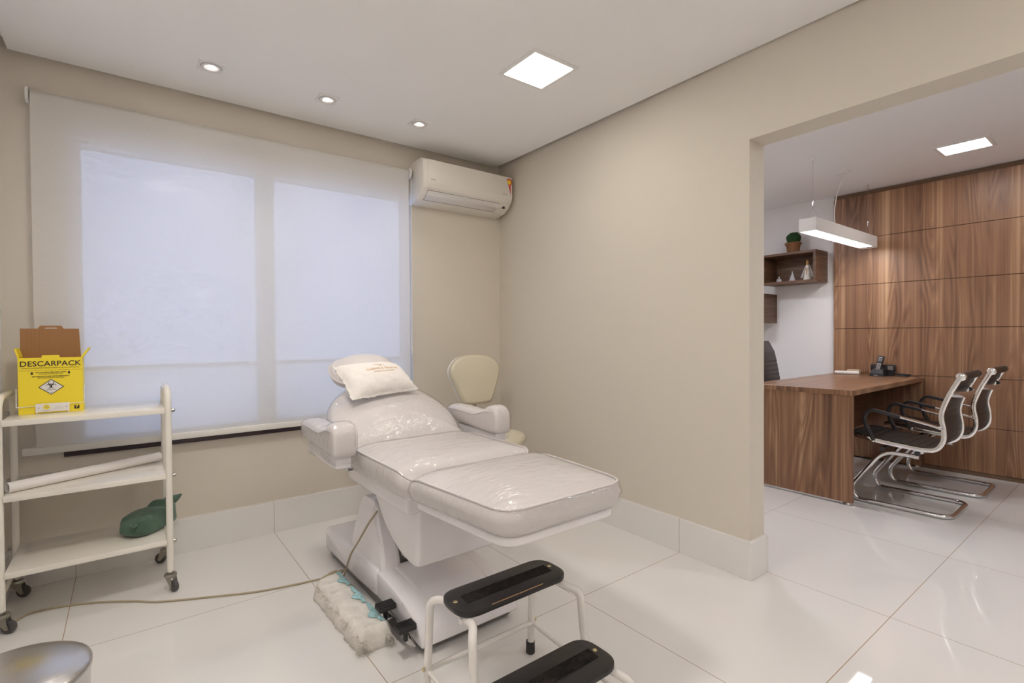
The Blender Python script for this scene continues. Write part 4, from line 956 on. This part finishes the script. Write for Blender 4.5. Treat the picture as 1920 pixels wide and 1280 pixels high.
# visitor chairs (local: facing +y, x across)
def office_chair(label, x, y):
    t = thing('visitor_chair', label, 'chair', (x, y, 0), None)
    hw = .225
    K = dict(world=False)
    # sled base: one chrome tube, both sides joined at the back on the floor
    pts = [(-hw, -.10, .366), (-hw, .095, .372), (-hw, .285, .10), (-hw, .20, .014), (-hw, -.255, .014), (hw, -.255, .014), (hw, .20, .014), (hw, .285, .10), (hw, .095, .372), (hw, -.10, .366)]
    pts[3] = (-hw, .26, .014); pts[6] = (hw, .26, .014)
    bm = BM(); tube(bm, fillet(pts, [.05, .07, .07, .07, .075, .075, .07, .07, .07, .05], 8), .0142, 14); obj('sled_base', bm, M_chrome, t, angle=60, **K)
    for yy in (-.09, .10):
        bm = BM(); box(bm, -hw - .012, yy - .012, .376, hw + .012, yy + .012, .400, .003, 1); obj('cross_plate', bm, M_blackp, t, **K)
    # side rails that carry seat and back
    rail = [(.315, .452), (.28, .462), (.12, .437), (-.10, .418), (-.185, .424), (-.222, .485), (-.222, .56), (-.203, .648), (-.235, .76), (-.302, .905)]
    rl = fillet([(0, a, b) for a, b in rail], [.01, .04, .05, .08, .07, .06, .05, .06, .06, .02], 6)
    for s in (-1, 1):
        bm = BM(); n = len(rl); R = []
        for i, p in enumerate(rl):
            q = rl[min(n - 1, i + 1)] - rl[max(0, i - 1)]; nn = Vector((0, -q.z, q.y)).normalized()
            R.append([Vector((s * .222 + dx, p.y, p.z)) + nn * dn for dx, dn in ((-.007, -.012), (.007, -.012), (.011, 0), (.007, .014), (-.007, .014), (-.011, 0))])
        loft(bm, R); obj('side_rail', bm, M_chrome, t, angle=50, **K)
    # ribbed leather sling: seat and back
    def sling(i0, i1, name, cuts):
        seg = []
        L_ = [0]
        for a, b in zip(rl[i0:i1], rl[i0 + 1:i1 + 1]): L_.append(L_[-1] + (b - a).length)
        tot = L_[-1]; m = 110; j = 0
        for k in range(m + 1):
            d = tot * k / m
            while j < len(L_) - 2 and L_[j + 1] < d: j += 1
            q = (d - L_[j]) / max(1e-9, L_[j + 1] - L_[j]); p = rl[i0 + j].lerp(rl[i0 + j + 1], q); tg = (rl[i0 + j + 1] - rl[i0 + j]).normalized(); seg.append((p, tg, d))
        bm = BM(); R = []
        for p, tg, d in seg:
            nn = Vector((0, -tg.z, tg.y)); ph = d / tot * cuts; th = .0045 + .0045 * abs(math.sin(PI * ph)) ** .35
            off_ = -.007
            e = []
            for xx in (-.214, -.19, -.1, 0, .1, .19, .214): e.append(Vector((xx, p.y, p.z)) + nn * (off_ + th - .004 * (1 - (xx / .22) ** 2)))
            for xx in (.214, .19, .1, 0, -.1, -.19, -.214): e.append(Vector((xx, p.y, p.z)) - nn * (th - off_ + .004 * (1 - (xx / .22) ** 2)))
            R.append(e)
        loft(bm, R); return obj(name, bm, M_leather, t, angle=50, **K)
    ib = min(range(len(rl)), key=lambda i: (rl[i] - Vector((0, -.19, .425))).length); it = min(range(len(rl)), key=lambda i: (rl[i] - Vector((0, -.26, .815))).length)
    sling(0, ib, 'seat', 10); sling(ib - 1, len(rl) - 1, 'backrest', 12)
    e = rl[-1]
    bm = BM(); cyl(bm, (-.205, e.y, e.z - .006), (.205, e.y, e.z - .006), .024, 20); obj('top_roll', bm, M_leather, t, **K)
    for s in (-1, 1):
        bm = BM(); lathe(bm, [(.0, .012), (.018, .011), (.025, .006), (.025, -.016), (.0, -.016)], seg=22, axis='x', M=Matrix.Translation((s * .218, e.y, e.z - .006)) @ Matrix.Rotation(0 if s > 0 else PI, 4, 'Z')); obj('end_cap', bm, M_chrome, t, **K)
        # arm loop
        a = fillet([(s * .236, .145, .440), (s * .240, .185, .52), (s * .240, .205, .600), (s * .240, .165, .652), (s * .240, .02, .622), (s * .238, -.13, .592), (s * .236, -.208, .572)], [.02, .05, .05, .04, .08, .06, .02], 6)
        bm = BM(); n = len(a); R = []
        for i, p in enumerate(a):
            q = (a[min(n - 1, i + 1)] - a[max(0, i - 1)]).normalized(); nn = Vector((0, -q.z, q.y)).normalized()
            R.append([p + Vector((dx, 0, 0)) + nn * dn for dx, dn in ((-.014, -.006), (.014, -.006), (.017, 0), (.014, .006), (-.014, .006), (-.017, 0))])
        loft(bm, R); ar = obj('armrest', bm, M_chrome, t, angle=50, **K)
        k0 = 0; k1 = int(n * .74)
        bm = BM(); R = []
        for i in range(k0, k1):
            p = a[i]; q = (a[min(n - 1, i + 1)] - a[max(0, i - 1)]).normalized(); nn = Vector((0, -q.z, q.y)).normalized()
            R.append([p + Vector((dx, 0, 0)) + nn * dn for dx, dn in ((-.018, -.008), (.018, -.008), (.021, 0), (.018, .010), (-.018, .010), (-.021, 0))])
        loft(bm, R); obj('arm_pad', bm, M_blackp, ar, angle=50, **K)
        for yy, z_ in ((.145, .440), (-.208, .572)):
            bm = BM(); lathe(bm, [(.0, .016), (.009, .015), (.012, .010), (.012, -.012), (.0, -.012)], seg=16, axis='x', M=Matrix.Translation((s * .238, yy, z_)) @ Matrix.Rotation(0 if s > 0 else PI, 4, 'Z')); obj('arm_bolt', bm, M_chrome, ar, **K)
    # bowed brace behind the back
    bm = BM(); R = []
    bp_ = fillet([(-.222, -.258, .79), (-.15, -.298, .783), (0, -.312, .78), (.15, -.298, .783), (.222, -.258, .79)], .05, 6)
    for p in bp_: R.append([p + Vector((0, dy, dz_)) for dy, dz_ in ((.002, -.018), (-.005, -.011), (-.0075, 0), (-.005, .011), (.002, .018), (.004, .017), (.004, -.017))])
    loft(bm, R); obj('back_brace', bm, M_chrome2, t, angle=40, **K)
    bm = BM(); cyl(bm, (-.22, -.11, .40), (.22, -.11, .40), .012, 12); obj('spreader_bar', bm, M_chrome, t, **K)
    return t
c1 = office_chair('black leather and chrome visitor chair nearer the opening, pushed up to the desk', 4.275, 1.072)
dup(c1, (4.975, 1.045, 0), 'black leather and chrome visitor chair nearer the wall panelling, partly hidden by the other')

# executive chair behind the desk
ex = thing('executive_chair', 'dark high-back ribbed leather chair behind the desk, partly hidden by the wall edge', 'chair', (4.64, 2.35, 0))
bm = BM(); R = []
for k in range(60):
    z = .50 + .60 * k / 59; y = 2.22 + .09 * ((z - .5) / .6) ** 1.5 + (.03 if z > 1.0 else 0) * (z - 1.0) / .1; hw = .265 - .025 * (z - .5) / .6
    if z > 1.08: hw -= .003
    rib = .006 * abs(math.sin(PI * (z - .5) / .04)) ** .5 if z < .93 else .004
    R.append([(4.64 + xx, y + dy, z) for xx, dy in ((-hw, 0), (-hw + .012, -.016 - rib), (0, -.016 - rib), (hw - .012, -.016 - rib), (hw, 0), (hw - .012, .02), (-hw + .012, .02))])
loft(bm, R); obj('backrest', bm, M_leather2, ex, angle=60)
bm = BM(); pad(bm, resample(rpoly([(4.38, 1.86, .06), (4.90, 1.86, .06), (4.90, 2.28, .04), (4.38, 2.28, .04)], 6), 60), .44, .51, er=.025, crown=.012); xf(bm, Matrix.Translation((0, .12, 0))); obj('seat', bm, M_leather2, ex, angle=180)
for s in (-1, 1):
    bm = BM(); tube(bm, fillet([(4.64 + s * .28, 2.36, .46), (4.64 + s * .29, 2.10, .46), (4.64 + s * .29, 2.05, .66), (4.64 + s * .29, 2.29, .68)], .05), .014, 10); obj('armrest', bm, M_chrome, ex)
bm = BM(); cyl(bm, (4.64, 2.24, .10), (4.64, 2.24, .45), .028, 18); obj('gas_column', bm, M_chrome, ex)
bm = BM()
for k in range(5):
    a = 2 * PI * k / 5 + .2; tube(bm, [(4.64, 2.24, .11), (4.64 + .30 * math.cos(a), 2.24 + .30 * math.sin(a), .075)], [.026, .014], 10)
obj('star_base', bm, M_chrome, ex)
for k in range(5):
    a = 2 * PI * k / 5 + .2; bm = BM(); lathe(bm, [(.0, -.02), (.024, -.02), (.028, -.012), (.028, .012), (.024, .02), (0, .02)], seg=16, axis='x', M=Matrix.Translation((4.64 + .30 * math.cos(a), 2.24 + .30 * math.sin(a), .028))); box(bm, 4.64 + .30 * math.cos(a) - .008, 2.24 + .30 * math.sin(a) - .008, .03, 4.64 + .30 * math.cos(a) + .008, 2.24 + .30 * math.sin(a) + .008, .08); obj('caster', bm, M_rubber, ex)

# things on the desk
bm = BM(); t2 = bmesh.new(); a, b = Vector((5.345, 1.925, DZ + .0165)), Vector((5.365, 1.735, DZ + .0165)); Ln = (b - a).length
lathe(t2, [(.013, 0), (.0165, 0), (.0165, Ln), (.013, Ln), (.013, 0)], seg=20, capb=False, capt=False); merge(bm, t2, Matrix.Translation(a) @ (b - a).to_track_quat('Z', 'Y').to_matrix().to_4x4())
single('paper_roll', bm, M_paper, 'short white paper roll lying on the desk', 'paper roll', tuple(a))
bm = BM(); box(bm, 5.405, 1.745, DZ, 5.445, 1.850, DZ + .045, .008, 2); single('trinket_box', bm, M_shoji, 'small beige patterned box behind the paper roll on the desk', 'box', (5.425, 1.80, DZ))
ph = thing('cordless_phone', 'black cordless phone upright in its charging cradle on the desk', 'phone', (5.36, 1.575, DZ))
bm = BM(); loft(bm, [[(5.315, 1.532, DZ), (5.405, 1.532, DZ), (5.405, 1.640, DZ), (5.315, 1.640, DZ)], [(5.318, 1.536, DZ + .025), (5.405, 1.536, DZ + .035), (5.405, 1.637, DZ + .035), (5.318, 1.637, DZ + .025)], [(5.345, 1.548, DZ + .06), (5.40, 1.548, DZ + .075), (5.40, 1.625, DZ + .075), (5.345, 1.625, DZ + .06)]]); obj('cradle', bm, M_blackp, ph, angle=20)
MP = Matrix.Translation((5.360, 1.590, DZ + .035)) @ Matrix.Rotation(math.radians(14), 4, 'Y') @ Matrix.Rotation(math.radians(8), 4, 'X')
bm = BM(); t2 = bmesh.new(); box(t2, -.013, -.024, 0, .013, .024, .150, .006, 3); merge(bm, t2, MP); hs = obj('handset', bm, M_blackp, ph)
bm = BM(); t2 = bmesh.new(); box(t2, -.0145, -.016, .098, -.0125, .016, .128); merge(bm, t2, MP); obj('display', bm, M_greyd, hs, smooth=False)
bm = BM(); t2 = bmesh.new()
for r_ in range(5):
    for c in range(3): box(t2, -.0150, -.015 + c * .0115, .025 + r_ * .012, -.0125, -.008 + c * .0115, .031 + r_ * .012)
box(t2, -.0148, -.012, .132, -.0125, .012, .136); merge(bm, t2, MP); obj('keypad', bm, M_acv, hs, smooth=False)
bm = BM(); t2 = text_bm('intelbras', .010); merge(bm, t2, Matrix.Translation((5.3135, 1.590, DZ + .010)) @ Matrix(((0, 0, -1, 0), (-1, 0, 0, 0), (0, 1, 0, 0), (0, 0, 0, 1)))); obj('lettering', bm, M_label, ph, smooth=False)
rb = thing('router', 'flat black router box leaning on the panelling behind the phone', 'router', (5.44, 1.55, DZ))
bm = BM(); box(bm, 5.425, 1.478, DZ + .042, 5.458, 1.665, DZ + .10, .006, 2); obj('housing', bm, M_blackp, rb)
bm = BM(); box(bm, 5.43, 1.49, DZ, 5.456, 1.65, DZ + .043); obj('stand', bm, M_blackp, rb)
bm = BM()
for k in range(5): box(bm, 5.423, 1.495 + k * .008, DZ + .055 + .0, 5.426, 1.499 + k * .008, DZ + .09)
obj('vent_slots', bm, M_grey, rb, smooth=False)
random.seed(11); pts = [(5.44, 1.50, DZ + .05), (5.40, 1.47, DZ + .03), (5.40, 1.44, DZ + .004)]
for k in range(26): 
    a = k * 1.15; pts.append((5.405 + .022 * math.sin(a) * random.uniform(.5, 1.2), 1.405 + .06 * math.cos(a * .9) * random.uniform(.4, 1.1), DZ + .006 + .012 * (1 + math.sin(k * 2.1)) * .9))
pts += [(5.40, 1.36, DZ + .012), (5.41, 1.32, DZ + .004), (5.45, 1.305, DZ + .004)]
floor_cord('phone_cable', pts, .0028, M_blackp, 'tangled black cable at the end of the desk by the panelling')

# wall shelves
def shelf_box(y0, y1, z0, z1, label):
    t = thing('box_shelf', label, 'shelf', (5.5, (y0 + y1) / 2, z0), 'open walnut box shelves on the office wall'); x0, x1, e = 5.222, 5.499, .024
    bm = BM(); box(bm, x0, y0, z1 - e, x1, y1, z1, .001, 1); obj('top_board', bm, M_wood_y, t, smooth=False)
    bm = BM(); box(bm, x0, y0, z0, x1, y1, z0 + e, .001, 1); obj('bottom_board', bm, M_wood_y, t, smooth=False)
    for a in (y0, y1 - e):
        bm = BM(); box(bm, x0, a, z0 + e, x1, a + e, z1 - e, .001, 1); obj('side_board', bm, M_wood_y, t, smooth=False)
    bm = BM(); box(bm, x1 - .008, y0 + e, z0 + e, x1 - .0005, y1 - e, z1 - e); obj('back_board', bm, M_wood_y, t, smooth=False)
shelf_box(2.048, 2.560, 1.668, 1.975, 'open walnut box shelf holding three ornaments, a potted plant on top')
shelf_box(2.535, 3.050, 1.280, 1.583, 'lower walnut box shelf of which only the end shows past the wall edge')
pp_ = thing('potted_plant', 'round clipped plant in a terracotta pot on the box shelf', 'potted plant', (5.36, 2.312, 1.975))
bm = BM(); lathe(bm, [(.0, 0), (.050, 0), (.054, .003), (.064, .085), (.073, .087), (.0755, .092), (.077, .108), (.073, .112), (.066, .110), (.064, .098), (0, .098)], (5.36, 2.312, 1.975), 32); obj('pot', bm, M_terra, pp_, angle=30)
bm = BM(); t2 = bmesh.new(); bmesh.ops.create_icosphere(t2, subdivisions=5, radius=.062)
for v in t2.verts: v.co *= 1 + .16 * noise.noise(v.co * 55) + .07 * noise.noise(v.co * 140)
merge(bm, t2, Matrix.Translation((5.36, 2.308, 2.128)))
random.seed(5)
for k in range(420):
    d = Vector((random.gauss(0, 1), random.gauss(0, 1), random.gauss(.2, 1))).normalized(); p = Vector((5.36, 2.308, 2.128)) + d * .058; q = p + (d + Vector((random.uniform(-.5, .5), random.uniform(-.5, .5), random.uniform(-.5, .5)))).normalized() * random.uniform(.008, .018)
    u = d.orthogonal().normalized() * .0022
    bm.faces.new([bm.verts.new(p + u), bm.verts.new(q), bm.verts.new(p - u)])
obj('foliage', bm, M_leaf, pp_, angle=180)
# ornaments in the shelf
FZ = 1.6926
fg = thing('figurine', 'white robed figurine with a gold crown inside the box shelf', 'figurine', (5.33, 2.165, FZ))
bm = BM(); lathe(bm, [(.0, 0), (.040, 0), (.042, .006), (.038, .012), (.036, .016), (.034, .03)], (5.33, 2.165, FZ), 24); lathe(bm, [(.026, .014), (.030, .03), (.024, .09), (.016, .135), (.013, .15), (.0, .152)], (5.33, 2.165, FZ), 20); obj('body', bm, M_figw, fg)
bm = BM(); R = []
for k in range(9):
    q = k / 8; z = FZ + .03 + .125 * q; w_ = .050 * (1 - q) ** .8 + .012; r_ = []
    for i in range(17):
        a = -PI * .62 + PI * 1.24 * i / 16; fo = 1 + .06 * math.sin(i * 2.4) * (1 - q); r_.append((5.332 + .55 * w_ * math.cos(a) * fo, 2.165 + w_ * math.sin(a) * fo, z))
    R.append(r_)
loft(bm, R, False, False); bmesh.ops.solidify(bm, geom=bm.faces[:], thickness=.003); obj('cape', bm, M_figw, fg, angle=60)
bm = BM(); lathe(bm, [(.0, .150), (.011, .153), (.013, .163), (.010, .172), (.0, .175)], (5.33, 2.165, FZ), 16); obj('head', bm, M_figg, fg)
bm = BM(); lathe(bm, [(.010, .170), (.014, .178), (.013, .186), (.006, .193), (.002, .198), (0, .20)], (5.33, 2.165, FZ), 14); box(bm, 5.300, 2.162, FZ + .055, 5.304, 2.168, FZ + .12)
for z in (.085, .105): lathe(bm, [(.024 - z * .05, z - .002), (.026 - z * .05, z), (.024 - z * .05, z + .002)], (5.326, 2.165, FZ), 16, capb=False, capt=False)
obj('crown', bm, M_figg, fg)
bm = BM(); lathe(bm, [(.0, 0), (.033, 0), (.034, .004), (.005, .085), (.006, .09), (.008, .096), (.006, .102), (0, .104)], (5.33, 2.307, FZ), 8); o = single('crystal_cone', bm, M_clear, 'small clear crystal cone in the middle of the box shelf', 'ornament', (5.33, 2.307, FZ), smooth=False)
o = thing('crystal_bottle', 'tiny clear bottle with a silver stopper at the left end of the box shelf', 'ornament', (5.33, 2.437, FZ))
bm = BM(); lathe(bm, [(.0, 0), (.022, 0), (.026, .006), (.026, .026), (.018, .038), (.007, .044), (0, .044)], (5.33, 2.437, FZ), 20); obj('bottle', bm, M_clear, o)
bm = BM(); bmesh.ops.create_uvsphere(bm, u_segments=14, v_segments=10, radius=.0115); bmesh.ops.translate(bm, vec=(5.33, 2.437, FZ + .053), verts=bm.verts); obj('stopper', bm, M_chrome, o)

# pendant lamp over the desk
pd = thing('pendant_lamp', 'long white box pendant lamp hanging over the desk', 'pendant lamp', (4.70, 1.65, 2.5))
PX0, PX1, PY0, PY1, PZ0, PZ1 = 4.070, 5.345, 1.592, 1.712, 1.938, 2.036
bm = BM(); e = .006
box(bm, PX0, PY0, PZ0, PX1, PY0 + e, PZ1, .001, 1); box(bm, PX0, PY1 - e, PZ0, PX1, PY1, PZ1, .001, 1); box(bm, PX0, PY0 + e, PZ0 + .03, PX1, PY1 - e, PZ1 - .001)
hsg = obj('housing', bm, M_silver, pd, smooth=False)
for x in (PX0 - .008, PX1):
    bm = BM(); box(bm, x, PY0, PZ0, x + .008, PY1, PZ1, .001, 1)
    for y in (PY0 + .008, PY1 - .008): lathe(bm, [(.0, -.0008), (.003, -.0006), (.003, .002), (0, .002)], seg=8, axis='x', M=Matrix.Translation((x - .0005, y, (PZ0 + PZ1) / 2)))
    obj('end_plate', bm, M_silver, pd, smooth=False)
bm = BM(); box(bm, PX0 + .004, PY0 + e + .001, PZ0 + .006, PX1 - .06, PY1 - e - .001, PZ0 + .011); obj('diffuser', bm, E_pend, pd, smooth=False)
bm = BM(); box(bm, PX1 - .059, PY0 + e + .001, PZ0 + .006, PX1 - .002, PY1 - e - .001, PZ0 + .011); obj('blank_plate', bm, M_silver, pd, smooth=False)
for x in (4.166, 5.318):
    bm = BM(); yj = 1.655
    cyl(bm, (x, yj, 2.5), (x, yj, 2.18), .0008, 5); tube(bm, [(x, yj, 2.14), (x, PY0 + .02, PZ1)], .0007, 5); tube(bm, [(x, yj, 2.14), (x, PY1 - .02, PZ1)], .0007, 5); obj('suspension_wire', bm, M_grey, pd)
    bm = BM(); lathe(bm, [(.0, 2.472), (.005, 2.472), (.006, 2.478), (.006, 2.495), (.010, 2.4995), (0, 2.4995)], (x, yj, 0), 12); obj('ceiling_anchor', bm, M_chrome, pd)
    bm = BM(); lathe(bm, [(.0, 2.135), (.005, 2.137), (.005, 2.162), (.003, 2.18), (0, 2.182)], (x, yj, 0), 10); obj('wire_gripper', bm, M_chrome, pd)
bm = BM(); lathe(bm, [(.0, -.012), (.05, -.010), (.058, -.004), (.058, -.0005), (0, -.0005)], (4.70, 1.64, 2.5), 28); obj('ceiling_canopy', bm, M_ceil, pd)
bm = BM(); tube(bm, fillet([(4.70, 1.64, 2.489), (4.70, 1.64, 2.44), (4.60, 1.645, 2.32), (4.555, 1.65, 2.16), (4.575, 1.65, 2.036)], .09, 8), .0034, 8); obj('power_cable', bm, M_silver, pd)

# ------------------------------------------------------------------ daylight and world
wd = bpy.data.worlds.new('overcast_sky'); S.world = wd; wd.use_nodes = True
bg = wd.node_tree.nodes['Background']; bg.inputs[0].default_value = (.57, .69, 1., 1); bg.inputs[1].default_value = WORLD_E
pl_ = bpy.data.lights.new('window_portal', 'AREA'); pl_.shape = 'RECTANGLE'; pl_.size = WX1 - WX0; pl_.size_y = WZ1 - WZ0
po = bpy.data.objects.new('window_portal', pl_); COL.objects.link(po); po.location = ((WX0 + WX1) / 2, 3.45, (WZ0 + WZ1) / 2); po.rotation_euler = (-PI / 2, 0, 0); pl_.cycles.is_portal = True

# ------------------------------------------------------------------ colour management
S.view_settings.view_transform = 'Standard'; S.view_settings.look = 'None'; S.view_settings.gamma = 1; S.view_settings.exposure = EXPOSURE
try: S.view_settings.use_curve_mapping = False
except Exception: pass
cy = S.cycles
cy.use_denoising = True; cy.max_bounces = 14; cy.diffuse_bounces = 8; cy.glossy_bounces = 6; cy.transparent_max_bounces = 16; cy.transmission_bounces = 6
cy.sample_clamp_indirect = 6; cy.caustics_reflective = False; cy.caustics_refractive = False
